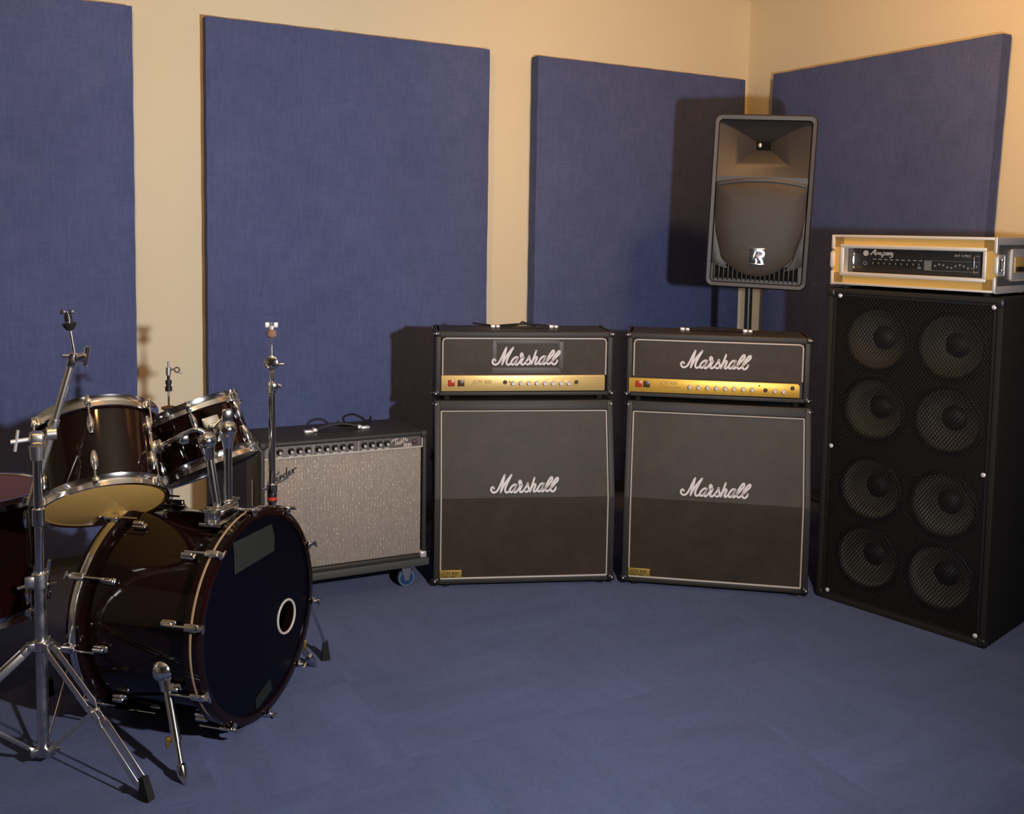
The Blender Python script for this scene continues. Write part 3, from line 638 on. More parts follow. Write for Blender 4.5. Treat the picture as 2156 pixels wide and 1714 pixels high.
b = MB(); b.box((.052, fy-.001, 1.3525+Z), (.026, .002, .036)); b.box((.150, fy-.0005, 1.3345+Z), (.18, .001, .0015)); b.box((.150, fy-.0005, 1.3705+Z), (.18, .001, .0012)); b.box((.240, fy-.0005, 1.3525+Z), (.0012, .001, .036)); b.build('equaliser_border', 'steel', t)
for i in range(11):
    xk = .080+.0148*i; b = MB(); b.box((xk, fy-.003, 1.352+Z+.006*math.sin(i*1.3)), (.005, .008, .007), bev=.001); b.build('slider', 'steel', t)
for i in range(9):
    xk = -.155+.0225*i; b = MB(); b.lathe([(.0075, 0), (.006, .012), (.005, .013), (0, .013)], axis_mat((xk, fy, 1.352+Z), (0, -1, 0)), 14, cap=False); k = b.build('control_knob', 'blackp', t)
    b = MB(); b.box((xk, fy-.0133, 1.354+Z), (.0016, .001, .006)); b.box((xk, fy-.0005, 1.3685+Z), (.012, .001, .0022)); b.build('knob_mark', 'piping', k)
b = MB(); b.torus(axis_mat((-.192, fy-.002, 1.352+Z), (0, -1, 0)), .0065, .0022, 16, 6); b.build('input_jack', 'steel', t)
b = MB(); b.box((.033-.012, fy-.002, 1.347+Z), (.012, .006, .018), bev=.001); b.build('rocker_switch', 'steel', t)
for sx in (-1, 1):
    b = MB(); hx = sx*.228; b.tube(smooth_path([(hx, fy, 1.394+Z), (hx, fy-.022, 1.390+Z), (hx, fy-.026, 1.362+Z), (hx, fy-.022, 1.336+Z), (hx, fy, 1.332+Z)], 4), .004, 8); b.build('rack_handle', 'chrome', t)

# ------------------------------------------------------------------ plastic loudspeaker on its stand, in the corner
PX, PY = -.968, -1.100          # pole
t = thing('speaker_stand', 'black tripod speaker stand in the corner behind the right guitar stack', 'stand', (PX, PY, 0))
b = MB(); b.cyl((0, 0, .10), (0, 0, 1.0), .020, n=18); b.build('outer_tube', 'blackp', t)
b = MB(); b.cyl((0, 0, .95), (0, 0, 1.228), .0165, n=18); b.build('inner_tube', 'blackp', t)
b = MB(); b.cyl((0, 0, .965), (0, 0, 1.02), .028, n=18, bev=.003); b.build('locking_collar', 'blackp', t); b = MB(); b.cyl((.0, -.028, .99), (0, -.06, .99), .009, n=12); b.ball((0, -.065, .99), .016, n=12); b.build('locking_knob', 'blackp', t)
b = MB(); b.cyl((0, 0, 1.215), (0, 0, 1.232), .034, n=18, bev=.003); b.build('top_flange', 'blackp', t)
b = MB(); b.cyl((0, 0, .50), (0, 0, .56), .028, n=18); b.build('leg_hub', 'blackp', t); b = MB(); b.cyl((0, 0, .10), (0, 0, .14), .026, n=18); b.build('leg_hub', 'blackp', t)
for an in (.89, 2.985, 5.08):
    c_, s_ = math.cos(an), math.sin(an); R_ = .30
    b = MB(); b.cyl((.024*c_, .024*s_, .53), (R_*c_, R_*s_, .018), .0115, n=10); lg = b.build('leg', 'blackp', t)
    b = MB(); b.cyl((.022*c_, .022*s_, .12), (R_*.62*c_, R_*.62*s_, .53+(.018-.53)*.62), .006, n=8); b.build('brace', 'blackp', lg)
    b = MB(); b.cyl((R_*c_, R_*s_, .0), (R_*c_*.97, R_*s_*.97, .04), .016, n=12); b.build('rubber_foot', 'rubber', lg)
SR = -.74
sp = thing('loudspeaker', 'black plastic loudspeaker with horn and round grille, raised on the stand in the corner', 'loudspeaker', (PX, PY, 1.228), SR)
W, H, D = .428, .742, .36
tilt = Matrix.Rotation(.030, 4, 'Y') @ Matrix.Rotation(.02, 4, 'X'); off = tilt @ T(.022, -.185, -.003)
b = MB()
# tapered rear body
bm_pts = []
def ringp(hw, z0_, z1_, y, c=.05):
    return [(-hw+c, y, z0_), (hw-c, y, z0_), (hw, y, z0_+c), (hw, y, z1_-c), (hw-c, y, z1_), (-hw+c, y, z1_), (-hw, y, z1_-c), (-hw, y, z0_+c)]
R0, R1, R2 = ringp(W/2-.006, .006, H-.006, .115, .035), ringp(W/2-.012, .014, H-.012, .22, .05), ringp(.125, .06, H-.05, D, .04)
b.faces(R0+R1+R2, [tuple(range(8))[::-1]]+[(i, (i+1) % 8, 8+(i+1) % 8, 8+i) for i in range(8)]+[(8+i, 8+(i+1) % 8, 16+(i+1) % 8, 16+i) for i in range(8)]+[tuple(range(16, 24))], off)
b.build('rear_body', 'paplastic', sp)
# outer front rim (rounded rectangle ring)
def rrect(hw, z0_, z1_, c, n=5):
    out = []
    for (cx_, cz_, a0_) in ((hw-c, z0_+c, -PI/2), (hw-c, z1_-c, 0), (-hw+c, z1_-c, PI/2), (-hw+c, z0_+c, PI)):
        for i in range(n+1): an = a0_+PI/2*i/n; out.append((cx_+c*math.cos(an), cz_+c*math.sin(an)))
    return out
def ring_mesh(b, loops, mm):
    n = len(loops[0][0]); pts = []; idx = []
    for lp, y in loops: pts += [(x, y, z) for x, z in lp]
    for k in range(len(loops)-1):
        for i in range(n): idx.append((k*n+i, k*n+(i+1) % n, (k+1)*n+(i+1) % n, (k+1)*n+i))
    b.faces(pts, idx, mm)
b = MB(); O1, O2, I1 = rrect(W/2, 0, H, .032), rrect(W/2-.006, .006, H-.006, .028), rrect(W/2-.020, .020, H-.022, .018)
I2 = rrect(W/2-.024, .024, H-.026, .016)
ring_mesh(b, [(rrect(W/2-.006, .006, H-.006, .028), .118), (O1, .105), (O1, .010), (O2, .0), (I1, .002), (I2, .030)], off)
b.build('front_rim', 'paplastic', sp)
# horn: mouth, four flared walls and throat
b = MB(); mz0, mz1, mh = .462, H-.026, W/2-.024
loops = []
for k in range(9):
    s_ = k/8; f_ = (1-s_)**1.25
    loops.append(([(-.028+(-mh+.028)*f_, .600+(mz0-.600)*f_), (.028+(mh-.028)*f_, .600+(mz0-.600)*f_), (.028+(mh-.028)*f_, .632+(mz1-.632)*f_), (-.028+(-mh+.028)*f_, .632+(mz1-.632)*f_)], .028+.085*s_))
ring_mesh(b, loops, off); b.build('horn', 'paplastic', sp)
b = MB(); b.box((0, .112, .616), (.06, .004, .036), off); th_ = b.build('horn_throat', 'vent_dark', sp); b = MB(); b.ball((-.016, .104, .618), .010, (1, .6, 1.2), 12, off); b.build('throat_ball', 'steel', th_)  # small grey steel ball set in the horn throat
# arched crossbar between horn and grille
b = MB(); arc = [(-mh+2*mh*i/16) for i in range(17)]
za = lambda x, c: c+.022*(1-(x/mh)**2)
b.prism([(x, za(x, .436)) for x in arc]+[(x, za(x, .452)) for x in arc[::-1]], .004, .060, off, bev=.003)
b.build('crossbar', 'paplastic', sp)
# woofer grille, slightly domed
outl = [(mh*math.cos(0)-.0, .434), (mh, .36), (mh-.002, .30), (mh-.010, .24), (mh-.026, .19), (.150, .135), (.108, .090), (.060, .062), (0, .052)]
outl = outl+[(-x, z) for x, z in outl[-2::-1]]; top_ = [(x, za(x, .434)) for x in arc[1:-1]]
poly = [(p.x, p.z) for p in smooth_path([(x, 0, z) for x, z in outl], 3)]+top_
gc = (0, .28); b = MB(); pts = []; idx = []; n = len(poly); ks = [(1, .028), (.995, .010), (.93, .006), (.6, .002), (.3, .000)]
for f_, y_ in ks: pts += [(gc[0]+(x-gc[0])*f_, y_, gc[1]+(z-gc[1])*f_) for x, z in poly]
for k in range(len(ks)-1):
    for i in range(n): idx.append((k*n+i, k*n+(i+1) % n, (k+1)*n+(i+1) % n, (k+1)*n+i))
idx.append(tuple(range((len(ks)-1)*n, len(ks)*n))); b.faces(pts, idx, off); b.build('woofer_grille', 'pagrille', sp)
b = MB(); b.box((0, .034, .25), (2*mh, .012, .46), off); b.build('lower_baffle', 'paplastic', sp)
b = MB(); b.box((0, .026, .068), (2*mh-.03, .006, .060), off); vd = b.build('vent_recess', 'vent_dark', sp); b = MB()
for i in range(-9, 10): b.box((i*.0195, .020, .066), (.0055, .014, .070), off, bev=.0015)
b.build('vent_slats', 'paplastic', vd)
for sx in (-1, 1):
    b = MB(); pl = [(sx*mh, .36), (sx*mh, .105), (sx*.16, .088), (sx*.118, .080), (sx*.150, .128), (sx*(mh-.026), .185), (sx*(mh-.010), .24)]
    b.prism(pl if sx > 0 else pl[::-1], .014, .030, off, bev=.002); b.build('corner_panel', 'paplastic', sp)
# badge
bd = MB(); bm_ = off @ T(.002, .001, .139)
bd.box((0, .001, 0), (.066, .002, .070), bm_, bev=.001); bo = bd.build('badge', 'blackp', sp, 'square badge with a chrome letter'); b = MB()
for z in (-.033, .033): b.box((0, -.001, z), (.068, .004, .007), bm_, bev=.001)
b.box((-.016, -.0015, -.001), (.011, .004, .060), bm_ @ Matrix.Rotation(.22, 4, 'Y'), bev=.001)
b.ribbon([(q.x, q.z) for q in smooth_path([(-.012, 0, .026), (.010, 0, .027), (.024, 0, .018), (.022, 0, .004), (.010, 0, -.002)], 4)], .010, 0, -.003, bm_)
b.ribbon([(.008, -.002), (.018, -.016), (.022, -.030)], .010, 0, -.003, bm_); b.ribbon([(-.006, -.012), (-.002, -.022), (-.006, -.030)], .007, 0, -.003, bm_)
b.build('badge_letter', 'chrome', bo); b = MB(); b.box((.002, -.0015, .002), (.011, .003, .011), bm_); b.build('badge_centre', 'red', bo)

# ------------------------------------------------------------------ drum kit
BC = V((-3.305, -1.607, .325)); az, ti = -.813, .036
BA = V((math.cos(az)*math.cos(ti), math.sin(az)*math.cos(ti), math.sin(ti)))      # points out of the front head
BH = V((0, 0, 1)).cross(BA).normalized(); BU = BA.cross(BH)
BR, BL = .309, .430
def bp(off_, r, a_): return BC+BA*off_+r*(BU*math.cos(a_)+BH*math.sin(a_))      # a_: 0 top, positive towards BH
base = V((-3.44, -1.465, 0))
t = thing('bass_drum', 'black bass drum with round port hole and tape patches on its front head', 'drum', base)
BM = Matrix((BU, BH, BA)).transposed().to_4x4(); BM.translation = BC              # local z along axis; x up
b = MB(base); Rs = .284; b.lathe([(Rs, -.045), (Rs, -.385), (Rs-.008, -.385), (Rs-.008, -.045)], BM, 96, cap=False); b.build('drum_shell', 'lacquer', t)
def hoop(z0_, z1_, name):
    b = MB(base); b.lathe([(.288, z0_), (.303, z0_), (.3085, z0_+.004), (.3085, z1_-.004), (.303, z1_), (.284, z1_), (.283, z1_-.006), (.288, z0_)], BM, 96, cap=False); return b.build(name, 'lacquer', t)
hf = hoop(-.050, 0, 'front_hoop'); hr = hoop(-.430, -.380, 'rear_hoop')
b = MB(base); b.lathe([(.3088, -.0285), (.3094, -.0275), (.3094, -.0215), (.3088, -.0205)], BM, 96, cap=False); b.build('inlay', 'wood_inlay', hf, 'tan inlay stripe')
b = MB(base); b.lathe([(.3086, -.417), (.3108, -.412), (.3116, -.405), (.3108, -.398), (.3086, -.393)], BM, 96, cap=False); b.build('inlay', 'chrome', hr, 'bright metal stripe')
# front head with off-centre port
pc = V((-.066, .146)); pr = .050
bm = bmesh.new(); n = 72; rings = []
# port centre in (BU, BH) coordinates; negative BH is towards the right of the picture
for k, f_ in enumerate((0, .05, .2, .5, 1)):
    ring = []
    for i in range(n):
        an = 2*PI*i/n; d = V((math.cos(an), math.sin(an))); q = pc+d*pr
        bq = pc.dot(d); s_ = -bq+math.sqrt(bq*bq-(pc.dot(pc)-.284**2)); e_ = pc+d*s_; p_ = q.lerp(e_, f_); ring.append(bm.verts.new((p_.x, p_.y, -.006)))
    rings.append(ring)
for A, B in zip(rings, rings[1:]):
    for i in range(n): bm.faces.new((A[i], A[(i+1) % n], B[(i+1) % n], B[i]))
bmesh.ops.transform(bm, matrix=Matrix.Translation(-base) @ BM, verts=bm.verts)
b = MB(); b.bm.free(); b.bm = bm; fh = b.build('front_head', 'ebony', t)
pm = BM @ T(pc.x, pc.y, -.006)
b = MB(base); b.torus(pm, pr, .0040, 48, 8); b.build('port_ring', 'piping', fh, 'pale ring around the port hole')
b = MB(base); b.lathe([(pr-.001, 0), (pr-.001, -.03)], pm, 40, cap=False); b.build('port_sleeve', 'lacquer', fh)
b = MB(base); b.lathe([(.283, -.424), (0, -.424)], BM, 64, cap=False); rhd = b.build('rear_head', 'head_coat', t)
b = MB(base); b.box((0, 0, 0), (.17, .30, .16), BM @ T(-.135, .0, -.20), bev=.04, seg=3); b.build('damping_pillow', mat('dark_red_cloth', (.34, .016, .010), .9), t)
# tape patches on the front head: corners given as (up, side) on the head
def patch(c4, name, ma, lab, z=-.0045):
    pts = [(x, y, z) for x, y in c4]+[(x, y, z-.001) for x, y in c4]
    b = MB(base); b.faces(pts, [(0, 1, 2, 3), (7, 6, 5, 4), (0, 4, 5, 1), (1, 5, 6, 2), (2, 6, 7, 3), (3, 7, 4, 0)], BM); return b.build(name, ma, fh, lab, smooth=False)
patch([(.249, -.122), (.244, .080), (.207, .090), (.203, -.118)], 'tape_strip', 'tape', 'grey tape strip, upper')
patch([(.208, -.122), (.211, .092), (.160, .088), (.158, -.122)], 'tape_strip', 'tape', 'grey tape strip, lower', -.0037)
patch([(-.240, -.042), (-.216, .042), (-.252, .048), (-.276, -.036)], 'tape_strip', 'tape_dark', 'small dark tape patch low on the head')
# tension lugs, rods and claws, ten to each side
for side in (0, 1):
    for i in range(10):
        a_ = math.radians(-4+36*i) if side == 0 else math.radians(14+36*i)
        if side == 0: zc_, z_rod0, z_lug = .0, .004, -.105; sg = 1
        else: zc_, z_rod0, z_lug = -.430, -.434, -.325; sg = -1
        mm = BM @ Matrix.Rotation(a_, 4, 'Z')        # local x = radial
        b = MB(base); R_ = .300
        b.box((Rs+.007, 0, z_lug), (.014, .020, .048), mm, bev=.006, seg=3); b.cyl(mm @ V((Rs+.017, 0, z_lug-.018)), mm @ V((Rs+.017, 0, z_lug+.018)), .0075, n=12, bev=.002); lug = b.build('lug', 'chrome', t)
        b = MB(base); b.cyl(mm @ V((.318, 0, z_lug)), mm @ V((.318, 0, zc_+sg*.012)), .0030, n=8)
        b.build('tension_rod', 'chrome', lug)
        b = MB(base); b.box((.3165, 0, zc_-sg*.018), (.012, .021, .044), mm, bev=.005, seg=3); b.box((.309, 0, zc_+sg*.004), (.022, .018, .007), mm, bev=.003)
        b.cyl(mm @ V((.318, 0, zc_+sg*.004)), mm @ V((.318, 0, zc_+sg*.020)), .0058, n=10); b.box((.318, 0, zc_+sg*.020), (.006, .024, .006), mm, bev=.002)
        b.build('claw', 'chrome', lug)
# spurs
Mb = BC-BA*.2
for sgn in (1, -1):
    side = BH*-sgn; mount = Mb+V((BA.x, BA.y, 0))*.063+side*.262; mount.z = .232
    foot = V((-3.571, -1.844, .0)) if sgn == 1 else V((-3.055, -1.345, .0))
    d = (foot-mount).normalized(); dome = mount+V((0, 0, .018))
    b = MB(base); b.ball(dome, .036, (1, 1, 1), 18); b.cyl(dome, mount+d*.04, .026, .018, n=16); br = b.build('spur_bracket', 'chrome', t)
    L_ = (foot-mount).length
    b = MB(base); b.cyl(mount+d*.02, mount+d*(L_*.62), .0125, n=14); b.cyl(mount+d*(L_*.60), mount+d*(L_-.035), .0088, n=12); b.lathe([(.0088, 0), (.014, .006), (.014, .028), (.004, .050), (0, .052)], axis_mat(foot-d*.052, d), 14); sp1 = b.build('spur', 'chrome', br)
    b = MB(base); q = mount+d*(L_*.60); w1 = (-r2) if sgn == 1 else r2; b.cyl(q, q+w1*.022, .006, n=10); b.box(q+w1*.024+V((0, 0, -.006)), (.012, .012, .030), bev=.004); b.build('wing_bolt', 'yellowed', sp1)
    b = MB(base); b.cyl(foot-d*.012, foot, .006, .003, n=10); b.build('rubber_tip', 'rubber', sp1)
# double tom holder on top of the shell
mnt = V((-3.405, -1.553, .622))
b = MB(base); tm = Matrix((BH, BA, BU)).transposed().to_4x4(); tm.translation = mnt+BU*(-.006)
b.box((0, 0, -.010), (.125, .075, .012), tm, bev=.003); b.box((0, 0, .014), (.100, .055, .040), tm, bev=.006); b.box((.0, .0, .034), (.085, .05, .01), tm, bev=.003); hb = b.build('tom_mount', 'chrome', t)
b = MB(base)
for q in (-.072, .072): b.cyl(tm @ V((q, 0, -.01)), tm @ V((q, 0, .030)), .005, n=10); b.box((q, 0, .034), (.008, .026, .012), tm, bev=.003)
b.build('wing_bolts', 'chrome', hb)
pA0, pA1 = V((-3.418, -1.561, .630)), V((-3.442, -1.536, .838))
pB0, pB1 = V((-3.386, -1.545, .640)), V((-3.384, -1.540, .868))
for p0, p1 in ((pA0, pA1), (pB0, pB1)):
    d = (p1-p0); b = MB(base); b.cyl(p0, p1, .0125, n=18); b.cyl(p0-d.normalized()*.012, p0+d.normalized()*.022, .017, n=16, bev=.003); b.cyl(p1-d.normalized()*.055, p1-d.normalized()*.012, .0135, .021, n=16); po = b.build('tom_post', 'chrome', hb)
    b = MB(base); b.ball(p1, .027, n=20); b.cyl(p1-r2*.0+fw*(-.010), p1+fw*(-.030), .009, n=12); b.build('ball_joint', 'chrome', po)
# toms
def frame_of(axv):
    z = V(axv).normalized(); x = (-fw-z*(-fw).dot(z)).normalized(); y = z.cross(x); return Matrix((x, y, z)).transposed().to_4x4()
def tom(name, Cb, axv, R_, hgt, label, nl, ph, bot='head_clear', group='tom drums of the kit', shell='lacquer', top='head_coat', legs=None):
    t = thing(name, label, 'drum', Cb, 0, group); mm = frame_of(axv)
    mm.translation = V(Cb); sh_r = R_-.013
    b = MB(Cb); b.lathe([(sh_r, .012), (sh_r, hgt-.012), (sh_r-.006, hgt-.012), (sh_r-.006, .012)], mm, 64, cap=False); b.build('drum_shell', shell, t)
    for z0_, z1_, nm in ((0, .034, 'bottom_hoop'), (hgt-.034, hgt, 'top_hoop')):
        flip = nm == 'top_hoop'
        pr_ = [(R_-.004, z0_), (R_, z0_+.002), (R_-.003, z0_+.015), (R_-.0035, z1_-.015), (R_, z1_-.003), (R_+.001, z1_), (R_-.006, z1_), (R_-.010, z1_-.004), (R_-.010, z0_+.004), (R_-.004, z0_)]
        b = MB(Cb); b.lathe(pr_, mm, 64, cap=False); b.build(nm, 'chrome', t)
    b = MB(Cb); b.lathe([(R_-.009, .008), (R_-.02, .005), (0, .005)], mm, 64, cap=False); b.build('bottom_head', bot, t)
    b = MB(Cb); b.lathe([(0, hgt-.006), (R_-.012, hgt-.006)], mm, 64, cap=False); b.build('top_head', top, t)
    for i in range(nl):
        for zl, zh, sg in ((.075 if hgt > .3 else .30*hgt, .018, -1), (hgt-.075 if hgt > .3 else .70*hgt, hgt-.018, 1)):
            m2 = mm @ Matrix.Rotation(ph+2*PI*i/nl, 4, 'Z')
            b = MB(Cb); b.lathe([(.0, -.030), (.007, -.028), (.012, -.015), (.0135, 0), (.012, .015), (.007, .028), (0, .030)], m2 @ T(sh_r+.003, 0, zl) @ Matrix.Diagonal((.95, .85, 1, 1)), 14, cap=False); lug = b.build('lug', 'chrome', t)
            b = MB(Cb); b.cyl(m2 @ V((R_+.004, 0, zl)), m2 @ V((R_+.004, 0, zh)), .0026, n=8); b.box((R_+.003, 0, zh), (.014, .018, .020), m2, bev=.004); b.cyl(m2 @ V((R_+.004, 0, zh)), m2 @ V((R_+.004, 0, zh+sg*.018)), .0048, n=8); b.build('tension_rod', 'chrome', lug)
    return t, mm
t1, mm1 = tom('tom_drum', V((-3.706, -1.438, .652)), V((-.017, .563, .826)), .175, .272, 'larger black tom drum tilted back, showing its amber bottom head', 6, math.radians(-39))
t2, mm2 = tom('tom_drum', V((-3.385, -1.325, .695)), V((-.256, .376, .89)), .161, .205, 'smaller black tom drum tilted to the left, mounted in front of the silver combo amp', 6, math.radians(20), bot='ebony')
# tom brackets and L arms
def arm(p_ball, target, tomobj, tmm, zc_, shr):
    base_t = tomobj.location; q = tmm.inverted() @ target; an = math.atan2(q.y, q.x)
    m2 = tmm @ Matrix.Rotation(an, 4, 'Z')
    b = MB(base_t); b.box((shr+.006, 0, zc_), (.012, .052, .085), m2, bev=.005); b.box((shr+.020, 0, zc_), (.024, .032, .034), m2, bev=.005); bk = b.build('tom_bracket', 'chrome', tomobj)
    b = MB(base_t); b.cyl(m2 @ V((shr+.022, .014, zc_+.012)), m2 @ V((shr+.022, .040, zc_+.012)), .006, n=10); b.box((shr+.022, .044, zc_+.012), (.026, .008, .010), m2, bev=.003); b.build('wing_bolt', 'chrome', bk)
    return m2 @ V((shr+.024, 0, zc_))
eA = arm(pA1, pA1, t1, mm1, .125, .162); eB = arm(pB1, pB1, t2, mm2, .10, .148)
b = MB(base); b.tube(smooth_path([pA1, pA1+V((-.012, .004, .028)), pA1+V((-.045, .012, .030)), eA], 5), .0075, 10); b.box((pA1+eA)/2+V((0, 0, .012)), (.026, .024, .026), bev=.005); b.build('tom_arm', 'chrome', hb)
b = MB(base); b.tube(smooth_path([pB1, pB1+V((0, .008, .034)), pB1+V((-.002, .03, .030)), eB], 5), .0075, 10); b.box(pB1+V((0, .004, .038)), (.030, .026, .040), bev=.006); b.build('tom_arm', 'chrome', hb)
# floor tom, mostly outside the frame
t3, mm3 = tom('floor_tom', V((-4.035, -1.02, .255)), V((0, 0, 1)), .200, .385, 'large dark floor tom on legs at the left edge, behind the boom stand', 8, math.radians(-15), group=None)
for i, an in enumerate((-35, 85, 205)):
    m2 = mm3 @ Matrix.Rotation(math.radians(an), 4, 'Z'); b = MB(t3.location); b.box((.196, 0, .13), (.022, .030, .050), m2, bev=.006)
    lb = b.build('leg_bracket', 'chrome', t3); b = MB(t3.location); p0 = m2 @ V((.205, 0, .24)); p1 = m2 @ V((.205, 0, -.14)); p2 = m2 @ V((.225, 0, -.20)); p3 = m2 @ V((.230, 0, -.225))
    b.tube([p0, p1, p2, p3], .0052, 10); lg = b.build('leg', 'chrome', t3); b = MB(t3.location); p4 = m2 @ V((.232, 0, -.255)); b.cyl(p3+V((0, 0, .02)), p4, .012, .014, n=12); b.build('rubber_foot', 'rubber', lg)

# ------------------------------------------------------------------ cymbal stands
def channel(b, p, q, wdt=.016, th_=.004):
    """flat strip from p to q, edge-on width vertical"""
    p, q = V(p), V(q); d = (q-p); mm = axis_mat(p, d, (0, 0, 1)); b.box((0, 0, d.length/2), (wdt, th_, d.length), mm, bev=.0012)
def tripod(t, base, azs, Rl, zc_, zbot, knee, double=True, foot_len=.05, ma='satin_wall_tint'):
    for an in azs:
        c_, s_ = math.cos(an), math.sin(an); px = V((-s_, c_, 0)); d = V((c_, s_, 0))
        fpt = d*(Rl-.015)+V((0, 0, .035)); top_ = d*.026+V((0, 0, zc_)); kn = top_.lerp(fpt, knee)+V((0, 0, .010))
        b = MB()
        for s2 in (-1, 1):
            o_ = px*s2*.010
            w2 = .5
            pts = [top_+o_*.9, top_.lerp(kn, .12)+o_*1.3, top_.lerp(kn, .92)+o_*1.3, kn+o_*.7, kn.lerp(fpt, .12)+o_*.7, kn.lerp(fpt, .22)+o_*1.2, kn.lerp(fpt, .94)+o_*1.2, fpt+o_*.5]
            for p_, q_ in zip(pts, pts[1:]): channel(b, p_, q_, .019, .0028)
        b.cyl(kn-px*.014, kn+px*.014, .005, n=10)
        lg = b.build('leg', ma, t)
        b = MB(); channel(b, V((0, 0, zbot))+d*.018, kn, .012, .003); b.build('brace', ma, lg)
        b = MB(); f2 = d*Rl; mm = axis_mat(f2+V((0, 0, .0)), (fpt-f2+V((0, 0, .02))).normalized(), px)
        b.faces([(-.011, -.016, 0), (.011, -.016, 0), (.011, .020, 0), (-.011, .020, 0), (-.009, -.010, foot_len+.01), (.009, -.010, foot_len+.01), (.009, .008, foot_len+.01), (-.009, .008, foot_len+.01)], [(3, 2, 1, 0), (4, 5, 6, 7), (0, 1, 5, 4), (1, 2, 6, 5), (2, 3, 7, 6), (3, 0, 4, 7)], mm)
        b.build('rubber_foot', 'rubber', lg)
# boom stand, front left
B0 = V((-3.885, -1.56, 0)); t = thing('boom_cymbal_stand', 'chrome boom cymbal stand without a cymbal, on wide tripod legs at the left front', 'cymbal stand', B0)
b = MB(); b.cyl((0, 0, .035), (0, 0, .50), .0150, n=20); b.build('lower_tube', 'chrome_worn', t)
b = MB(); b.cyl((0, 0, .49), (0, 0, .862), .0112, n=18); b.build('upper_tube', 'chrome', t)
b = MB(); b.cyl((0, 0, .655), (0, 0, .705), .0165, n=18, bev=.003); b.build('tube_collar', 'chrome', t)
b = MB(); b.cyl((0, 0, .485), (0, 0, .530), .0205, n=18, bev=.003); b.box((-.022, -.006, .508), (.030, .016, .030), bev=.004)
cl = b.build('height_clamp', 'chrome_worn', t); b = MB(); b.cyl((-.030, -.008, .500), (-.055, -.010, .496), .0045, n=8); b.cyl((.018, 0, .520), (.024, -.004, .560), .0045, n=8); b.cyl((.01, 0, .494), (.040, -.004, .494), .003, n=8); b.build('wing_bolt', 'chrome', cl)
b = MB(); b.cyl((0, 0, .316), (0, 0, .345), .022, n=18, bev=.003)
FA = math.atan2(-1.872+1.56, -3.667+3.885)
for k in range(3): an = FA+k*2*PI/3; b.box((.026*math.cos(an), .026*math.sin(an), .330), (.022, .026, .022), rot=Matrix.Rotation(an, 3, 'Z'), bev=.003)
b.build('leg_collar', 'chrome_worn', t)
b = MB(); b.cyl((0, 0, .022), (0, 0, .048), .018, n=18)
for k in range(3): an = FA+k*2*PI/3; b.box((.023*math.cos(an), .023*math.sin(an), .035), (.020, .022, .022), rot=Matrix.Rotation(an, 3, 'Z'), bev=.003)
b.cyl((.018, -.004, .035), (.040, -.010, .035), .006, n=10); b.build('brace_collar', 'chrome_worn', t)
tripod(t, B0, [FA, FA+2*PI/3, FA+4*PI/3], .381, .330, .035, .50)
# boom arm
J = V((.010, .030, .885)); lo = V((-.020, .05, .694)); hi = V((.099, .017, 1.088))
lo, hi = V((-.016, .052, .700)), V((.092, .030, 1.092))
dd = (hi-lo).normalized(); J = lo+dd*((.893-lo.z)/dd.z)
b = MB(); b.cyl(lo, lo+dd*.235, .0112, n=16, bev=.001); b.cyl(lo+dd*.225, hi, .0095, n=16); b.cyl(lo+dd*.218, lo+dd*.240, .0135, n=14); bo = b.build('boom_arm', 'satin_wall_tint', t)
b = MB(); b.cyl((0, 0, .835), (0, 0, .872), .016, .020, n=18); b.box((0, .012, .892), (.036, .046, .030), bev=.008, seg=3); b.cyl(J-V((.012, 0, .0)), J+V((.014, 0, 0)), .019, n=18, bev=.002); tl = b.build('boom_tilter', 'satin_wall_tint', t)
b = MB(); b.cyl((-.014, .006, .890), (-.062, -.002, .888), .0058, n=10); b.cyl((-.052, 0, .862), (-.044, -.004, .918), .0042, n=10); b.build('wing_bolt', 'knob_metal', tl)
b = MB(); b.box(hi, (.024, .026, .040), rot=Matrix.Rotation(.27, 3, 'Y'), bev=.005); b.cyl(hi+V((.010, -.012, .004)), hi+V((.034, -.016, .010)), .0135, n=14, bev=.003); b.cyl(hi+V((-.024, 0, .012)), hi+V((.0, 0, .010)), .0055, n=10); b.cyl(hi+V((.030, -.014, -.016)), hi+V((.036, -.018, .038)), .0068, n=10, bev=.001); b.build('top_tilter', 'chrome', bo)
r0 = hi+V((.006, 0, .015)); r1 = V((-3.800, -1.528, 1.222))-B0+V((-.004, .004, 0)); r1 = V((.082, .032, 1.222))
rd = (r1-r0).normalized(); Lr = (r1-r0).length
b = MB(); b.cyl(r0, r1, .0042, n=12); rod = b.build('cymbal_rod', 'chrome', bo)
b = MB(); b.lathe([(.004, -.012), (.010, -.009), (.0165, .002), (.0185, .008), (.0165, .010), (.004, .009)], axis_mat(r0+rd*(Lr*.66), rd), 20); b.build('cymbal_seat', 'blackp', rod)
b = MB(); b.cyl(r1-rd*.026, r1-rd*.010, .010, n=14, bev=.001); b.lathe([(.008, 0), (.008, .006), (.003, .010)], axis_mat(r1-rd*.010, rd), 12)
for s2 in (-1, 1): b.box(V(r1)+V((.010*s2, .0, .000)), (.014, .005, .012), bev=.002)
b.build('wing_nut', 'blackp', rod)

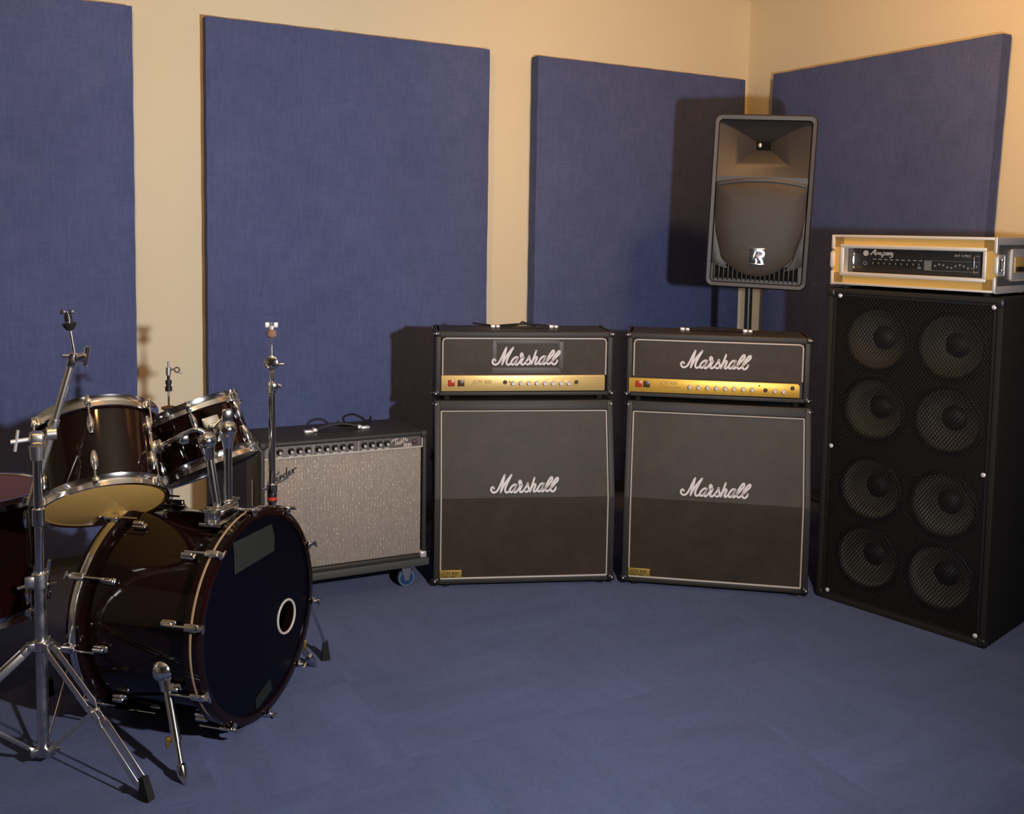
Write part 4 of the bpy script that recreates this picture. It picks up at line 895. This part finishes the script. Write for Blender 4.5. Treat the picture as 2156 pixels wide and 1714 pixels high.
# straight stand behind the bass drum
B1 = V((-3.18, -1.27, 0)); t = thing('straight_cymbal_stand', 'straight chrome cymbal stand without a cymbal, rising in front of the silver combo amp', 'cymbal stand', B1)
b = MB(); b.cyl((0, 0, .10), (0, 0, .60), .0135, n=18); b.build('lower_tube', 'chrome', t)
b = MB(); b.cyl((0, 0, .56), (0, 0, .935), .0112, n=20); b.build('middle_tube', 'chrome', t)
b = MB(); b.cyl((0, 0, .585), (0, 0, .618), .0175, n=18, bev=.003); b.cyl((-.016, -.006, .603), (-.036, -.010, .604), .004, n=8); b.build('height_clamp', 'chrome', t)
b = MB(); b.cyl((0, 0, .555), (0, 0, .585), .0155, n=18, bev=.002); b.build('clamp_sleeve', 'blackp', t); b = MB(); b.cyl((0, 0, .563), (0, 0, .574), .0160, n=18); b.build('memory_lock', 'redband', t, 'red plastic band')
b = MB(); b.cyl((0, 0, .915), (0, 0, .955), .0145, n=18, bev=.003); b.box((.004, -.014, .940), (.022, .018, .026), bev=.004); b.cyl((.012, -.014, .946), (.026, -.018, .940), .007, n=10); b.build('upper_clamp', 'chrome', t)
b = MB(); b.cyl((0, 0, .95), (0, 0, .990), .0078, n=14); b.cyl((0, 0, .985), (0, 0, .998), .011, .006, n=14); b.build('upper_tube', 'chrome', t)
b = MB(); b.lathe([(.0235, 0), (.0240, .004), (.0235, .014), (.018, .018), (0, .018)], axis_mat((.0, -.006, 1.018), -fw), 24); b.cyl((.018, -.012, 1.012), (.036, -.020, 1.012), .004, n=10); b.cyl((0, 0, .996), (0, 0, 1.01), .008, n=12); til = b.build('tilter', 'chrome', t)
b = MB(); b.cyl((0, 0, 1.02), (0, 0, 1.075), .0070, .0040, n=12); b.cyl((0, 0, 1.07), (0, 0, 1.150), .0032, n=10); rod = b.build('cymbal_rod', 'chrome', t)
b = MB(); b.lathe([(.010, 0), (.0165, .006), (.0170, .016), (.012, .026), (.005, .028)], T(0, 0, 1.098), 18); b.build('felt_washer', 'felt', rod)
b = MB(); b.cyl((0, 0, 1.126), (0, 0, 1.137), .008, n=12)
for s2 in (-1, 1): b.box((s2*.0125, -s2*.006, 1.140), (.015, .006, .018), bev=.003)
b.build('wing_nut', 'knob_metal', rod)
b = MB(); b.cyl((0, 0, .475), (0, 0, .515), .0185, n=18, bev=.003); b.cyl((0, 0, .10), (0, 0, .13), .0175, n=16); b.build('leg_collar', 'chrome', t)
az0 = math.atan2(-1.307+1.27, -3.004+3.18)
for an, Rl in ((az0, .180), (az0+1.45, .24), (az0+2.75, .20)):
    c_, s_ = math.cos(an), math.sin(an); d = V((c_, s_, 0)); px = V((-s_, c_, 0)); b = MB(); top_ = d*.02+V((0, 0, .495)); ft = d*(Rl-.006)+V((0, 0, .05))
    for s2 in (-1, 1): channel(b, top_+px*.006*s2, ft+px*.006*s2, .010, .003)
    lg = b.build('leg', 'chrome', t); b = MB(); kn = top_.lerp(ft, .55); channel(b, d*.016+V((0, 0, .115)), kn, .008, .003); b.build('brace', 'chrome', lg)
    b = MB(); mm = axis_mat(d*Rl, (ft-d*Rl).normalized(), px); b.faces([(-.013, -.010, 0), (.013, -.010, 0), (.013, .020, 0), (-.013, .020, 0), (-.008, -.008, .062), (.008, -.008, .062), (.008, .008, .062), (-.008, .008, .062)], [(3, 2, 1, 0), (4, 5, 6, 7), (0, 1, 5, 4), (1, 2, 6, 5), (2, 3, 7, 6), (3, 0, 4, 7)], mm); b.build('rubber_foot', 'rubber', lg)

# hi-hat stand at the back, its cymbals taken off
B2 = V((-3.447, -.955, 0)); t = thing('hi_hat_stand', 'slim hi-hat stand without cymbals, half hidden behind the two mounted toms', 'hi-hat stand', B2)
b = MB(); b.cyl((0, 0, .03), (0, 0, .46), .0135, n=16); b.build('lower_tube', 'steel', t)
b = MB(); b.cyl((0, 0, .44), (0, 0, .830), .0105, n=16); b.build('upper_tube', 'steel', t)
b = MB(); b.cyl((0, 0, .435), (0, 0, .47), .018, n=16, bev=.002); b.build('height_clamp', 'chrome', t)
b = MB(); b.cyl((0, 0, .80), (0, 0, .828), .016, n=16); b.lathe([(.012, 0), (.024, .006), (.025, .012), (.010, .016)], T(0, 0, .826), 20); b.build('cymbal_cup', 'felt', t)
b = MB(); b.cyl((0, 0, .82), (0, 0, .995), .0033, n=10); rod = b.build('pull_rod', 'steel', t)
b = MB(); b.cyl((0, 0, .900), (0, 0, .928), .0085, n=14); b.cyl((0, 0, .893), (0, 0, .908), .0115, n=14); b.cyl((0, 0, .918), (0, 0, .930), .0105, n=14); b.cyl((0, 0, .928), (0, 0, .950), .005, n=12); b.build('clutch', 'blackp', rod)
b = MB(); b.cyl((0, 0, .948), (0, 0, .974), .0085, n=14); b.cyl((.008, -.004, .968), (.020, -.010, .968), .004, n=8); b.torus(axis_mat((.026, -.012, .966), -fw), .0085, .0028, 14, 6); b.cyl((.030, -.014, .960), (.042, -.018, .952), .0028, n=8); b.build('clutch_wing', 'steel', rod)
b = MB(); b.cyl((0, 0, .36), (0, 0, .39), .019, n=16); b.cyl((0, 0, .03), (0, 0, .06), .018, n=16); b.build('leg_collar', 'chrome', t)
for an in (.5, 2.6, 4.4):
    d = V((math.cos(an), math.sin(an), 0)); b = MB(); channel(b, d*.02+V((0, 0, .375)), d*.25+V((0, 0, .02)), .014, .004); lg = b.build('leg', 'steel', t); b = MB(); b.cyl(d*.255, d*.245+V((0, 0, .04)), .012, n=12); b.build('rubber_foot', 'rubber', lg)
b = MB(); b.box((-.03, -.16, .012), (.09, .26, .012), bev=.004); b.box((-.03, -.15, .05), (.075, .22, .008), rot=Matrix.Rotation(-.25, 3, 'X'), bev=.003); b.build('foot_pedal', 'steel', t)
